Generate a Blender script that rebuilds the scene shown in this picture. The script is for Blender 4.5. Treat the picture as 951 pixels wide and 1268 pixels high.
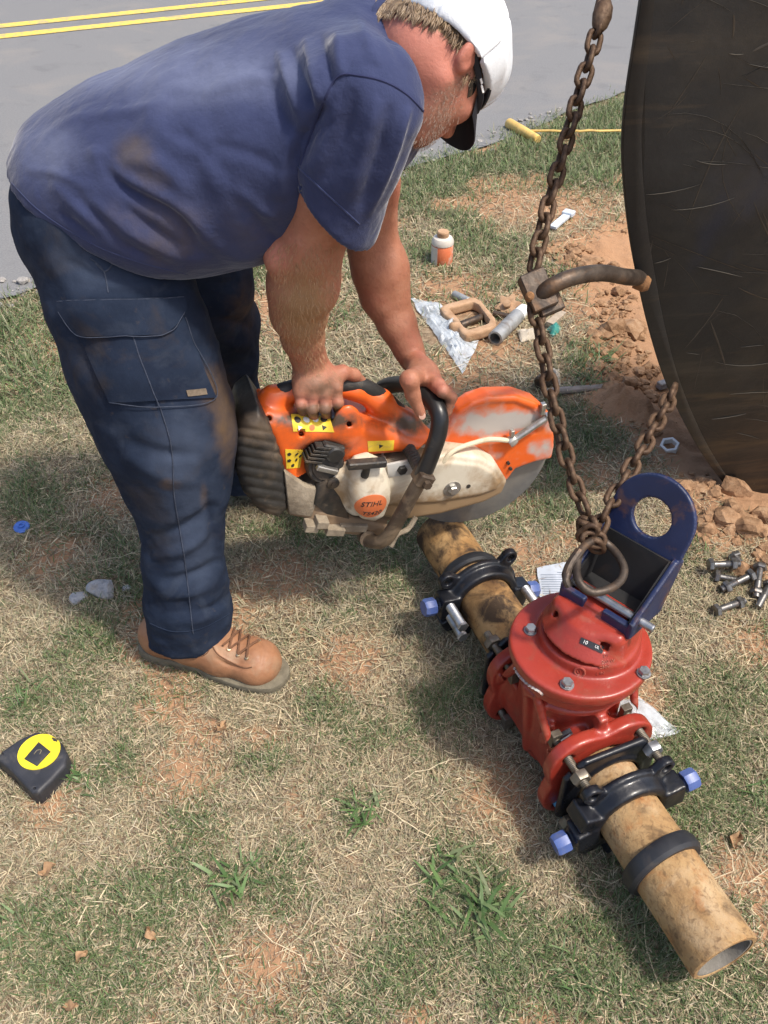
import bpy, bmesh, math, random
import numpy as np
from mathutils import Vector, Matrix
from mathutils.bvhtree import BVHTree

for _o in list(bpy.data.objects):
    bpy.data.objects.remove(_o, do_unlink=True)
SC = bpy.context.scene
COL = SC.collection

# ------------------------------------------------------------------ camera, sky, sun, exposure
CAM_H, CAM_P, CAM_F = 1.6, math.radians(42), 1098.0        # height, pitch down, focal length in px of a 951 x 1268 picture
CX, CY = 475.5, 634.0
cam_data = bpy.data.cameras.new('camera')
cam = bpy.data.objects.new('camera', cam_data)
COL.objects.link(cam)
cam.location = (0, 0, CAM_H)
cam.rotation_euler = (math.pi / 2 - CAM_P, 0, 0)
cam_data.sensor_fit = 'VERTICAL'
cam_data.sensor_height = 24.0
cam_data.lens = 24.0 * CAM_F / 1268.0
cam_data.clip_start = 0.05
cam_data.clip_end = 3000
SC.camera = cam

SUN_TO = Vector((0.44, -0.23, 0.87)).normalized()
SUN_EL = math.asin(SUN_TO.z)
SUN_AZ = math.atan2(SUN_TO.x, SUN_TO.y)
world = bpy.data.worlds.new('World')
SC.world = world
world.use_nodes = True
_nt = world.node_tree
_bg = _nt.nodes['Background']
_sky = _nt.nodes.new('ShaderNodeTexSky')
_sky.sky_type = 'NISHITA'
_sky.sun_disc = False
_sky.sun_elevation = SUN_EL
_sky.sun_rotation = SUN_AZ
_sky.air_density = 1.0
_sky.dust_density = 4.0
_sky.ozone_density = 1.0
_nt.links.new(_sky.outputs[0], _bg.inputs[0])
_bg.inputs[1].default_value = 0.15
sun_data = bpy.data.lights.new('sun', 'SUN')
sun_data.energy = 2.7
sun_data.angle = math.radians(5)
sun_data.color = (1.0, 0.94, 0.84)
sun = bpy.data.objects.new('sun', sun_data)
COL.objects.link(sun)
sun.rotation_euler = SUN_TO.to_track_quat('Z', 'Y').to_euler()
SC.view_settings.view_transform = 'Standard'
SC.view_settings.look = 'None'
SC.view_settings.exposure = 0.6
SC.view_settings.gamma = 1.0

# ------------------------------------------------------------------ measuring from the photograph
_c, _s = math.cos(CAM_P), math.sin(CAM_P)
def ray(px, py):
    u = (px - CX) / CAM_F; v = (CY - py) / CAM_F
    return np.array((u, _c + v * _s, -_s + v * _c))
def at_z(px, py, z=0.0):
    r = ray(px, py); t = (z - CAM_H) / r[2]
    return np.array((r[0] * t, r[1] * t, z))
def at_y(px, py, y):
    r = ray(px, py); t = y / r[1]
    return np.array((r[0] * t, y, CAM_H + r[2] * t))
def at_d(px, py, d):
    r = ray(px, py)
    return np.array((r[0] * d, r[1] * d, CAM_H + r[2] * d))
def at_plane(px, py, o, n):
    r = ray(px, py); C0 = np.array((0, 0, CAM_H))
    t = np.dot(np.asarray(o) - C0, n) / np.dot(r, n)
    return C0 + r * t
def to_px(V):
    V = np.asarray(V, float)
    d = V[:, 1] * _c - (V[:, 2] - CAM_H) * _s
    v = (V[:, 1] * _s + (V[:, 2] - CAM_H) * _c) / d
    return np.stack((CX + V[:, 0] / d * CAM_F, CY - v * CAM_F), 1)
def unit(v):
    v = np.asarray(v, float); return v / np.linalg.norm(v)
def frame(z, x=None):
    """3x3 matrix with columns x, y, z; z exact, x as near as can be"""
    z = unit(z)
    if x is None: x = (1, 0, 0) if abs(z[0]) < .9 else (0, 1, 0)
    x = np.asarray(x, float); x = unit(x - z * np.dot(x, z))
    return np.stack((x, np.cross(z, x), z), 1)

# ------------------------------------------------------------------ lattice noise
def _hash(i, j, k, s):
    n = (i * 374761393 + j * 668265263 + k * 2147483647 + s * 1274126177) & 0xffffffff
    n = ((n ^ (n >> 13)) * 1274126177) & 0xffffffff
    return ((n ^ (n >> 16)) & 0xffff) / 65535.0
def vnoise(P, scale=1.0, seed=0):
    P = np.asarray(P, float) * scale
    I = np.floor(P).astype(np.int64); f = P - I; f = f * f * (3 - 2 * f)
    r = 0
    for a in (0, 1):
        for b in (0, 1):
            for c in (0, 1):
                w = (f[..., 0] if a else 1 - f[..., 0]) * (f[..., 1] if b else 1 - f[..., 1]) * (f[..., 2] if c else 1 - f[..., 2])
                r = r + w * _hash(I[..., 0] + a, I[..., 1] + b, I[..., 2] + c, seed)
    return r * 2 - 1
def fbm(P, scale=1.0, oct=4, seed=0):
    r = 0; a = 1; t = 0
    for o in range(oct):
        r = r + a * vnoise(P, scale * 2 ** o, seed + o * 7); t += a; a *= .5
    return r / t

# ------------------------------------------------------------------ solids as a distance field, meshed with surface nets
class Vox:
    def __init__(s, lo, hi, h):
        s.lo = np.array(lo, float); s.h = h
        s.n = np.ceil((np.array(hi) - s.lo) / h).astype(int) + 1
        s.D = np.full(s.n, 1.0, np.float32)
    def op(s, fn, blo, bhi, k=0.0, op='u'):
        m = k + 3 * s.h
        a = np.maximum(0, np.floor((np.array(blo) - m - s.lo) / s.h).astype(int))
        b = np.minimum(s.n, np.ceil((np.array(bhi) + m - s.lo) / s.h).astype(int) + 1)
        if np.any(b <= a): return
        ax = [(s.lo[i] + np.arange(a[i], b[i]) * s.h).astype(np.float32) for i in range(3)]
        P = np.stack(np.meshgrid(*ax, indexing='ij'), -1)
        d = fn(P).astype(np.float32)
        sl = tuple(slice(a[i], b[i]) for i in range(3))
        A = s.D[sl]
        if op == 'u':
            if k > 0:
                hh = np.clip(.5 + .5 * (A - d) / k, 0, 1); s.D[sl] = A * (1 - hh) + d * hh - k * hh * (1 - hh)
            else: s.D[sl] = np.minimum(A, d)
        elif op == 's':
            d = -d
            if k > 0:
                hh = np.clip(.5 - .5 * (A - d) / k, 0, 1); s.D[sl] = A * (1 - hh) + d * hh + k * hh * (1 - hh)
            else: s.D[sl] = np.maximum(A, d)
        elif op == 'i':
            s.D[sl] = np.maximum(A, d)
    def cap(s, a, b, ra, rb=None, k=0., op='u'):
        rb = ra if rb is None else rb
        a = np.asarray(a, float); b = np.asarray(b, float); ab = b - a; L = max(1e-12, ab @ ab); R = max(ra, rb)
        def fn(P):
            t = np.clip(((P - a) @ ab) / L, 0, 1)
            return np.linalg.norm(P - a - t[..., None] * ab, axis=-1) - (ra + (rb - ra) * t)
        s.op(fn, np.minimum(a, b) - R, np.maximum(a, b) + R, k, op)
    def chain(s, pts, rad, k=0., op='u'):
        for i in range(len(pts) - 1): s.cap(pts[i], pts[i + 1], rad[i], rad[i + 1], k if i == 0 or k > 0 else 0, op)
    def ell(s, c, r, R=None, k=0., op='u'):
        c = np.asarray(c, float); r = np.asarray(r, float); R = np.eye(3) if R is None else np.asarray(R)
        def fn(P):
            q = (P - c) @ R
            k0 = np.linalg.norm(q / r, axis=-1); k1 = np.linalg.norm(q / (r * r), axis=-1)
            return k0 * (k0 - 1) / np.maximum(k1, 1e-9)
        m = np.max(r) if not np.allclose(R, np.eye(3)) else r
        s.op(fn, c - m, c + m, k, op)
    def box(s, c, half, R=None, rd=0., k=0., op='u'):
        c = np.asarray(c, float); hf = np.asarray(half, float) - rd; R = np.eye(3) if R is None else np.asarray(R)
        def fn(P):
            q = np.abs((P - c) @ R) - hf
            return np.linalg.norm(np.maximum(q, 0), axis=-1) + np.minimum(q.max(-1), 0) - rd
        e = np.abs(R) @ np.asarray(half, float)
        s.op(fn, c - e, c + e, k, op)
    def cyl(s, a, b, ra, rb=None, rd=0., k=0., op='u'):
        rb = ra if rb is None else rb
        a = np.asarray(a, float); b = np.asarray(b, float); L = np.linalg.norm(b - a); n = (b - a) / L; R = max(ra, rb)
        def fn(P):
            q = P - a; t = q @ n; r = np.linalg.norm(q - t[..., None] * n, axis=-1)
            rr = ra + (rb - ra) * np.clip(t / L, 0, 1)
            dx = r - rr + rd; dy = np.abs(t - L / 2) - L / 2 + rd
            return np.minimum(np.maximum(dx, dy), 0) + np.sqrt(np.maximum(dx, 0) ** 2 + np.maximum(dy, 0) ** 2) - rd
        s.op(fn, np.minimum(a, b) - R, np.maximum(a, b) + R, k, op)
    def prism(s, poly, o, R, w0, w1, rd=0., k=0., op='u'):
        """2-D outline (in the plane of R columns 0, 1 through o) extruded along column 2 from w0 to w1"""
        poly = np.asarray(poly, float); o = np.asarray(o, float); R = np.asarray(R)
        def fn(P):
            q = (P - o) @ R; p = q[..., :2]
            d = np.full(p.shape[:-1], 1e9); sg = np.ones(p.shape[:-1])
            n = len(poly)
            for i in range(n):
                e = poly[i - 1] - poly[i]; w = p - poly[i]
                b = w - e * np.clip((w @ e) / max(1e-12, e @ e), 0, 1)[..., None]
                d = np.minimum(d, (b * b).sum(-1))
                c1 = p[..., 1] >= poly[i][1]; c2 = p[..., 1] < poly[i - 1][1]; c3 = e[0] * w[..., 1] > e[1] * w[..., 0]
                flip = (c1 & c2 & c3) | (~c1 & ~c2 & ~c3)
                sg = np.where(flip, -sg, sg)
            d = sg * np.sqrt(d) + rd
            z = np.abs(q[..., 2] - (w0 + w1) / 2) - abs(w1 - w0) / 2 + rd
            return np.minimum(np.maximum(d, z), 0) + np.sqrt(np.maximum(d, 0) ** 2 + np.maximum(z, 0) ** 2) - rd
        cs = []
        for w in (w0, w1):
            for x in (poly[:, 0].min(), poly[:, 0].max()):
                for y in (poly[:, 1].min(), poly[:, 1].max()): cs.append(o + R @ np.array((x, y, w)))
        cs = np.array(cs); s.op(fn, cs.min(0), cs.max(0), k, op)
    def half(s, o, n, op='s', k=0.):
        """remove everything on the side of the plane that n points to"""
        o = np.asarray(o, float); n = unit(n); hi = s.lo + s.n * s.h
        s.op((lambda P: -((P - o) @ n)), s.lo, hi, k, op)
    def mesh(s, smooth=1):
        D = s.D; n = s.n
        S = (D < 0)
        cnt = np.zeros(n - 1, np.uint8)
        for i in (0, 1):
            for j in (0, 1):
                for k in (0, 1): cnt += S[i:n[0] - 1 + i, j:n[1] - 1 + j, k:n[2] - 1 + k]
        idx = np.argwhere((cnt > 0) & (cnt < 8))
        cor = {}
        for i in (0, 1):
            for j in (0, 1):
                for k in (0, 1): cor[(i, j, k)] = D[idx[:, 0] + i, idx[:, 1] + j, idx[:, 2] + k]
        acc = np.zeros((len(idx), 3)); num = np.zeros(len(idx))
        for p in cor:
            for axn in range(3):
                if p[axn] == 0:
                    q = list(p); q[axn] = 1; q = tuple(q)
                    a, b = cor[p], cor[q]; m = (a < 0) != (b < 0)
                    t = np.where(m, a / np.where(m, a - b, 1), 0)
                    pt = np.array(p, float)[None].repeat(len(idx), 0); pt[:, axn] = t
                    acc += np.where(m[:, None], pt, 0); num += m
        V = (idx + acc / num[:, None]) * s.h + s.lo
        vid = np.full(n - 1, -1, np.int32); vid[idx[:, 0], idx[:, 1], idx[:, 2]] = np.arange(len(idx))
        F = []
        for axn in range(3):
            sl0 = [slice(1, n[i] - 1) for i in range(3)]; sl1 = list(sl0)
            sl0[axn] = slice(0, n[axn] - 1); sl1[axn] = slice(1, n[axn])
            A = S[tuple(sl0)]; B = S[tuple(sl1)]
            e = np.argwhere(A != B); 
            if not len(e): continue
            flip = A[e[:, 0], e[:, 1], e[:, 2]]
            e = e + np.array([0 if i == axn else 1 for i in range(3)])
            u, w = (axn + 1) % 3, (axn + 2) % 3
            def cell(du, dw):
                c = e.copy(); c[:, u] -= du; c[:, w] -= dw
                return vid[c[:, 0], c[:, 1], c[:, 2]]
            q = np.stack((cell(1, 1), cell(0, 1), cell(0, 0), cell(1, 0)), 1)
            q[~flip] = q[~flip][:, ::-1]
            F.append(q)
        F = np.concatenate(F); F = F[(F >= 0).all(1)]
        for _ in range(smooth): V = laplace(V, F, .5)
        return V, F

def laplace(V, F, w=.5):
    E = np.concatenate([F[:, [i, (i + 1) % F.shape[1]]] for i in range(F.shape[1])])
    A = np.zeros_like(V); N = np.zeros(len(V))
    for a, b in ((0, 1), (1, 0)):
        for c in range(3): A[:, c] += np.bincount(E[:, a], V[E[:, b], c], len(V))
        N += np.bincount(E[:, a], minlength=len(V))
    N = np.maximum(N, 1)
    return V * (1 - w) + w * A / N[:, None]
def vnormals(V, F):
    n = np.cross(V[F[:, 2]] - V[F[:, 0]], V[F[:, -1]] - V[F[:, 1]])
    if F.shape[1] == 3: n = np.cross(V[F[:, 1]] - V[F[:, 0]], V[F[:, 2]] - V[F[:, 0]])
    N = np.zeros_like(V)
    for k in range(F.shape[1]):
        for c in range(3): N[:, c] += np.bincount(F[:, k], n[:, c], len(V))
    return N / np.maximum(np.linalg.norm(N, axis=1), 1e-12)[:, None]

# ------------------------------------------------------------------ meshes and objects
class MB:
    """collects faces for one mesh"""
    def __init__(s): s.v = []; s.f = []; s.n = 0
    def add(s, V, F):
        V = np.asarray(V, float)
        s.v.append(V); s.f += [tuple(int(i) + s.n for i in f) for f in F]; s.n += len(V); return s
    def box(s, c, half, R=None, bev=.12):
        """box with chamfered edges"""
        R = np.eye(3) if R is None else np.asarray(R); half = np.asarray(half, float); b = min(half) * bev
        bm = bmesh.new(); bmesh.ops.create_cube(bm, size=2)
        for v in bm.verts: v.co = Vector([v.co[i] * half[i] for i in range(3)])
        if b > 0: bmesh.ops.bevel(bm, geom=bm.edges[:], offset=b, segments=1, affect='EDGES', profile=.5)
        bm.verts.index_update()
        V = np.array([v.co[:] for v in bm.verts]) @ R.T + np.asarray(c); F = [[v.index for v in f.verts] for f in bm.faces]
        bm.free(); return s.add(V, F)
    def lathe(s, prof, o, R, seg=32, close=False):
        """profile [(r, t)] turned about column 2 of R through o"""
        prof = np.asarray(prof, float); m = len(prof); a = np.arange(seg) * 2 * math.pi / seg
        L = np.stack([np.outer(np.cos(a), prof[:, 0]), np.outer(np.sin(a), prof[:, 0]), np.tile(prof[:, 1], (seg, 1))], -1).reshape(-1, 3)
        F = []
        for i in range(seg):
            j = (i + 1) % seg
            for k in range(m - 1 + (1 if close else 0)):
                k2 = (k + 1) % m
                F.append((i * m + k, j * m + k, j * m + k2, i * m + k2))
        if not close:
            F.append(tuple(i * m for i in range(seg))[::-1]); F.append(tuple(i * m + m - 1 for i in range(seg)))
        return s.add(L @ np.asarray(R).T + np.asarray(o), F)
    def tube(s, pts, rad, seg=12, closed=False, flat=1.0, caps=True):
        pts = np.asarray(pts, float); n = len(pts)
        rad = np.full(n, rad) if np.isscalar(rad) else np.asarray(rad, float)
        T = np.zeros_like(pts)
        for i in range(n):
            a = pts[(i - 1) % n] if closed or i > 0 else pts[i]; b = pts[(i + 1) % n] if closed or i < n - 1 else pts[i]
            T[i] = unit(b - a)
        u = frame(T[0])[:, 0]; V = []
        a = np.arange(seg) * 2 * math.pi / seg
        for i in range(n):
            u = unit(u - T[i] * np.dot(u, T[i])); w = np.cross(T[i], u)
            V.append(pts[i] + rad[i] * (np.outer(np.cos(a), u) + flat * np.outer(np.sin(a), w)))
        F = []
        for i in range(n if closed else n - 1):
            j = (i + 1) % n
            for k in range(seg):
                F.append((i * seg + k, i * seg + (k + 1) % seg, j * seg + (k + 1) % seg, j * seg + k))
        if not closed and caps:
            F.append(tuple(range(seg))[::-1]); F.append(tuple((n - 1) * seg + k for k in range(seg)))
        return s.add(np.concatenate(V), F)
    def prism(s, poly, o, R, w0, w1, bev=0.0):
        poly = np.asarray(poly, float); n = len(poly); o = np.asarray(o); R = np.asarray(R)
        bm = bmesh.new()
        vs = [bm.verts.new((p[0], p[1], w0)) for p in poly]
        f = bm.faces.new(vs); ex = bmesh.ops.extrude_face_region(bm, geom=[f])
        for v in [g for g in ex['geom'] if isinstance(g, bmesh.types.BMVert)]: v.co.z = w1
        bmesh.ops.recalc_face_normals(bm, faces=bm.faces[:])
        if bev > 0:
            ed = [e for e in bm.edges if len(e.link_faces) == 2 and e.calc_face_angle(0) > .6]
            bmesh.ops.bevel(bm, geom=ed, offset=bev, segments=2, affect='EDGES', profile=.5)
        bm.verts.index_update()
        V = np.array([v.co[:] for v in bm.verts]) @ R.T + o; F = [[v.index for v in f.verts] for f in bm.faces]
        bm.free(); return s.add(V, F)
    def get(s): return np.concatenate(s.v), s.f

def make_mesh(name, V, F, smooth=True):
    me = bpy.data.meshes.new(name)
    if isinstance(F, np.ndarray):
        k = F.shape[1]
        me.vertices.add(len(V)); me.vertices.foreach_set('co', np.asarray(V, np.float32).ravel())
        me.loops.add(F.size); me.loops.foreach_set('vertex_index', F.astype(np.int32).ravel())
        me.polygons.add(len(F)); me.polygons.foreach_set('loop_start', np.arange(0, F.size, k, dtype=np.int32))
        me.polygons.foreach_set('loop_total', np.full(len(F), k, np.int32))
        me.update(calc_edges=True)
    else:
        me.from_pydata([tuple(v) for v in V], [], F); me.update()
    me.polygons.foreach_set('use_smooth', np.full(len(me.polygons), bool(smooth)))
    return me
def sharp(me, deg=35):
    me.set_sharp_from_angle(angle=math.radians(deg)); return me
def attr(me, name, vals):
    a = me.attributes.new(name, 'FLOAT', 'POINT'); a.data.foreach_set('value', np.asarray(vals, np.float32))

def tag(o, label=None, cat=None, group=None, kind=None):
    if label: o['label'] = label
    if cat: o['category'] = cat
    if group: o['group'] = group
    if kind: o['kind'] = kind
    return o
def thing(name, label, cat, loc, group=None):
    o = bpy.data.objects.new(name, None); COL.objects.link(o)
    o.location = tuple(float(x) for x in loc); o.empty_display_size = .05
    return tag(o, label, cat, group)
def obj(name, src, m, parent=None, deg=35, label=None):
    """src: MB, (V, F) or mesh, in world space"""
    if isinstance(src, MB): src = src.get()
    me = src if isinstance(src, bpy.types.Mesh) else sharp(make_mesh(name, *src), deg)
    o = bpy.data.objects.new(name, me); COL.objects.link(o)
    if m and not me.materials: me.materials.append(m)
    if parent:
        o.parent = parent
        o.matrix_parent_inverse = world_of(parent).inverted()
    if label: o['label'] = label
    return o
def world_of(o):
    M = Matrix.LocRotScale(o.location, o.rotation_euler, o.scale)
    return (world_of(o.parent) @ o.matrix_parent_inverse @ M) if o.parent else M
def dup(root, loc, rot=None, label=None, group=None):
    r = root.copy(); COL.objects.link(r); r.location = tuple(float(x) for x in loc)
    if rot is not None: r.rotation_euler = rot
    if label: r['label'] = label
    if group: r['group'] = group
    def rec(src, dst):
        for ch in [o for o in COL.objects if o.parent == src]:
            c = ch.copy(); COL.objects.link(c); c.parent = dst; rec(ch, c)
    rec(root, r)
    return r

# ------------------------------------------------------------------ materials
def mat(name, cols, scale=8., rough=.6, metal=0., bump=None, dirt=None, stain=None, wave=None, spec=.5, coat=0., sss=0., det=6., stretch=None, alpha=1., trans=0., wear=None, attr_col=None, sheen=0.):
    """cols: list of linear colours along a noise ramp; bump (scale, strength, distance); dirt (colour, scale, threshold, amount);
    stain: list of (attribute, colour); wave (scale, strength): woven or turned fine lines"""
    m = bpy.data.materials.new(name); m.use_nodes = True
    nt = m.node_tree; N = nt.nodes; L = nt.links; b = N['Principled BSDF']
    tc = N.new('ShaderNodeTexCoord'); co = tc.outputs['Object']
    if stretch:
        mp = N.new('ShaderNodeMapping'); mp.inputs['Scale'].default_value = stretch; L.new(co, mp.inputs[0]); co = mp.outputs[0]
    def noise(sc, d=det, dist=0.):
        n = N.new('ShaderNodeTexNoise'); n.inputs['Scale'].default_value = sc; n.inputs['Detail'].default_value = d; n.inputs['Roughness'].default_value = .62
        n.inputs['Distortion'].default_value = dist
        L.new(co, n.inputs['Vector']); return n.outputs['Fac']
    def mixc(f, a, c):
        x = N.new('ShaderNodeMix'); x.data_type = 'RGBA'; L.new(f, x.inputs[0])
        if isinstance(a, tuple): x.inputs[6].default_value = (*a, 1)
        else: L.new(a, x.inputs[6])
        if isinstance(c, tuple): x.inputs[7].default_value = (*c, 1)
        else: L.new(c, x.inputs[7])
        return x.outputs[2]
    def ramp(f, lo, hi, amt=1.):
        r = N.new('ShaderNodeMapRange'); r.inputs[1].default_value = lo; r.inputs[2].default_value = hi; r.inputs[4].default_value = amt; L.new(f, r.inputs[0]); return r.outputs[0]
    cr = N.new('ShaderNodeValToRGB'); L.new(noise(scale), cr.inputs[0])
    el = cr.color_ramp.elements; k = len(cols)
    while len(el) < k: el.new(.5)
    for i, c in enumerate(cols): el[i].position = .5 if k == 1 else .3 + .4 * i / (k - 1); el[i].color = (*c, 1)
    col = cr.outputs[0]
    if attr_col:
        at = N.new('ShaderNodeAttribute'); at.attribute_name = attr_col
        x = N.new('ShaderNodeMix'); x.data_type = 'RGBA'; x.blend_type = 'MULTIPLY'; x.inputs[0].default_value = 1
        L.new(at.outputs['Color'], x.inputs[6]); L.new(col, x.inputs[7]); col = x.outputs[2]
    rg = None
    for dd in ([dirt] if isinstance(dirt, tuple) else (dirt or [])):
        f = ramp(noise(dd[1], dist=.6), dd[2] - .06, dd[2] + .1, dd[3]); col = mixc(f, col, dd[0])
    if wear:      # bright worn edges
        g = N.new('ShaderNodeNewGeometry'); w = ramp(g.outputs['Pointiness'], wear[1], wear[2], wear[3])
        ml = N.new('ShaderNodeMath'); ml.operation = 'MULTIPLY'; L.new(w, ml.inputs[0]); L.new(ramp(noise(60), .35, .6), ml.inputs[1]); col = mixc(ml.outputs[0], col, wear[0])
    for st in (stain or []):
        at = N.new('ShaderNodeAttribute'); at.attribute_name = st[0]
        sc_ = st[2] if len(st) > 2 else 60
        ad = N.new('ShaderNodeMath'); ad.operation = 'MULTIPLY_ADD'; L.new(noise(sc_), ad.inputs[0]); ad.inputs[1].default_value = .9; L.new(at.outputs['Fac'], ad.inputs[2])
        ml = N.new('ShaderNodeMath'); ml.operation = 'MULTIPLY'; L.new(ramp(ad.outputs[0], .5, 1.05), ml.inputs[0]); L.new(ramp(at.outputs['Fac'], 0., .25), ml.inputs[1])
        col = mixc(ml.outputs[0], col, st[1])
    L.new(col, b.inputs['Base Color'])
    if isinstance(rough, tuple): L.new(ramp_range(N, L, noise(scale * 2.3), rough), b.inputs['Roughness'])
    else: b.inputs['Roughness'].default_value = rough
    b.inputs['Metallic'].default_value = metal
    b.inputs['Specular IOR Level'].default_value = spec
    b.inputs['Coat Weight'].default_value = coat
    b.inputs['Sheen Weight'].default_value = sheen; b.inputs['Sheen Roughness'].default_value = .4
    if coat: b.inputs['Coat Roughness'].default_value = .15
    if sss:
        b.inputs['Subsurface Weight'].default_value = sss; b.inputs['Subsurface Radius'].default_value = (.9, .35, .2); b.inputs['Subsurface Scale'].default_value = .008
    b.inputs['Alpha'].default_value = alpha
    b.inputs['Transmission Weight'].default_value = trans
    last = None
    for bb in ([bump] if isinstance(bump, tuple) else (bump or [])):
        bn = N.new('ShaderNodeBump'); bn.inputs['Strength'].default_value = bb[1]; bn.inputs['Distance'].default_value = bb[2]
        L.new(noise(bb[0]), bn.inputs['Height'])
        if last: L.new(last, bn.inputs['Normal'])
        last = bn.outputs[0]
    if wave:
        for ax_ in ('X', 'Z') if len(wave) < 4 else (wave[3],):
            wv = N.new('ShaderNodeTexWave'); wv.bands_direction = ax_; wv.inputs['Scale'].default_value = wave[0]; wv.inputs['Distortion'].default_value = .6; wv.inputs['Detail'].default_value = 1
            L.new(co, wv.inputs['Vector'])
            bn = N.new('ShaderNodeBump'); bn.inputs['Strength'].default_value = wave[1]; bn.inputs['Distance'].default_value = wave[2]
            L.new(wv.outputs['Fac'], bn.inputs['Height'])
            if last: L.new(last, bn.inputs['Normal'])
            last = bn.outputs[0]
    if last: L.new(last, b.inputs['Normal'])
    return m
def ramp_range(N, L, f, rg):
    r = N.new('ShaderNodeMapRange'); r.inputs[1].default_value = .3; r.inputs[2].default_value = .7; r.inputs[3].default_value = rg[0]; r.inputs[4].default_value = rg[1]
    L.new(f, r.inputs[0]); return r.outputs[0]

# ------------------------------------------------------------------ laying details on a modelled surface
def bvh(V, F): return BVHTree.FromPolygons([tuple(v) for v in V], [tuple(f) for f in F])
C0 = Vector((0, 0, CAM_H))
def hit(tree, px, py):
    h = tree.ray_cast(C0, Vector(ray(px, py)).normalized())
    return (np.array(h[0]), np.array(h[1])) if h[0] is not None else (None, None)
def spline(pts, n, closed=False):
    """Catmull-Rom through pts, n samples per span"""
    P = np.asarray(pts, float); m = len(P); out = []
    for i in range(m if closed else m - 1):
        g = (lambda k: P[k % m]) if closed else (lambda k: P[min(max(k, 0), m - 1)])
        p0, p1, p2, p3 = g(i - 1), g(i), g(i + 1), g(i + 2)
        for t in np.arange(n) / n:
            out.append(.5 * ((2 * p1) + (p2 - p0) * t + (2 * p0 - 5 * p1 + 4 * p2 - p3) * t * t + (3 * p1 - p0 - 3 * p2 + p3) * t ** 3))
    if not closed: out.append(P[-1])
    return np.array(out)
def seam(tree, pxs, r, n=6, off=0.0, flat=1.0):
    """a thin cord along a line on the surface"""
    pts = []
    for q in spline(pxs, n):
        p, nn = hit(tree, *q)
        if p is not None: pts.append(p + nn * off)
    b = MB()
    if len(pts) > 1: b.tube(pts, r, 6, flat=flat)
    return b
def patch(tree, corners, nu=10, nv=6, off=.002, thick=.002):
    """a thin sheet lying on the surface over a four-cornered outline (clockwise from top left)"""
    a, b_, c, d = [np.asarray(x, float) for x in corners]; V = []; W = []
    lastp = None
    for j in range(nv + 1):
        for i in range(nu + 1):
            u, v = i / nu, j / nv
            q = (a * (1 - u) + b_ * u) * (1 - v) + (d * (1 - u) + c * u) * v
            p, nn = hit(tree, *q)
            if p is None: p, nn = lastp
            lastp = (p, nn)
            V.append(p + nn * (off + thick)); W.append(p + nn * off)
    return sheet_from(V, W, nu, nv)
def sheet_from(V, W, nu, nv):
    n = len(V); F = []; w = nu + 1
    for j in range(nv):
        for i in range(nu):
            k = j * w + i
            F.append((k, k + w, k + w + 1, k + 1)); F.append((n + k, n + k + 1, n + k + w + 1, n + k + w))
    rim = [i for i in range(w)] + [j * w + nu for j in range(1, nv + 1)] + [nv * w + i for i in range(nu - 1, -1, -1)] + [j * w for j in range(nv - 1, 0, -1)]
    for a, b in zip(rim, rim[1:] + rim[:1]): F.append((a, b, n + b, n + a))
    return MB().add(np.array(list(V) + list(W)), F)
def emboss(V, N, px, line, amp, width, facing=True, n=6, taper=True):
    """raise (or sink) the surface along a line, with a soft round section"""
    q = spline(line, n); d = np.full(len(V), 1e9)
    par = np.zeros(len(V))
    for i_, (a, b) in enumerate(zip(q[:-1], q[1:])):
        e = b - a; w = px - a; t = np.clip((w @ e) / max(1e-9, e @ e), 0, 1)
        dn = np.linalg.norm(w - t[:, None] * e, axis=1); par = np.where(dn < d, (i_ + t) / (len(q) - 1), par); d = np.minimum(d, dn)
    # fade at both ends
    L = np.linalg.norm(q[-1] - q[0]); de = np.minimum(np.linalg.norm(px - q[0], axis=1), np.linalg.norm(px - q[-1], axis=1))
    k = amp * np.exp(-(d / width) ** 2) * (np.clip(np.sin(math.pi * par), 0, 1) ** .7 if taper else 1)
    if facing:
        vd = np.array((0, 0, CAM_H)) - V; k = k * (np.einsum('ij,ij->i', vd, N) > 0)
    return k
def text_mesh(body, size, depth=.0004, font_shear=0.):
    cu = bpy.data.curves.new('lettering', 'FONT'); cu.body = body; cu.size = size; cu.extrude = depth; cu.align_x = 'CENTER'; cu.align_y = 'CENTER'; cu.shear = font_shear
    cu.resolution_u = 3
    o = bpy.data.objects.new('lettering', cu); COL.objects.link(o)
    dg = bpy.context.evaluated_depsgraph_get(); me = bpy.data.meshes.new_from_object(o.evaluated_get(dg))
    V = np.array([v.co[:] for v in me.vertices]); F = [tuple(p.vertices) for p in me.polygons]
    bpy.data.objects.remove(o, do_unlink=True); bpy.data.curves.remove(cu); bpy.data.meshes.remove(me)
    return V, F
# ================================================================== GROUND, ROAD, TRENCH
rng = np.random.default_rng(7)
def smooth01(x): x = np.clip(x, 0, 1); return x * x * (3 - 2 * x)
_tr = np.array([at_z(*q)[:2] for q in ((700, 312), (728, 350), (742, 400), (752, 470), (792, 545), (840, 592), (905, 628), (960, 655))])
_tr = np.concatenate(([[2.6, 4.4], [1.25, 3.75]], _tr, [[1.5, 1.5], [2.6, 1.3]]))[::-1]       # rising y
def trench_d(x, y):
    """metres to the right of the trench lip"""
    xe = np.interp(y, _tr[:, 1], _tr[:, 0], left=9, right=9)
    return (x - xe) * .75
_re0, _re1 = at_z(0, 372)[:2], at_z(780, 116)[:2]
_rd = unit(_re1 - _re0); _rn = np.array((-_rd[1], _rd[0]))
def road_d(x, y):
    """metres beyond the near edge of the road"""
    return (np.asarray(x) - _re0[0]) * _rn[0] + (np.asarray(y) - _re0[1]) * _rn[1]
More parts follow.
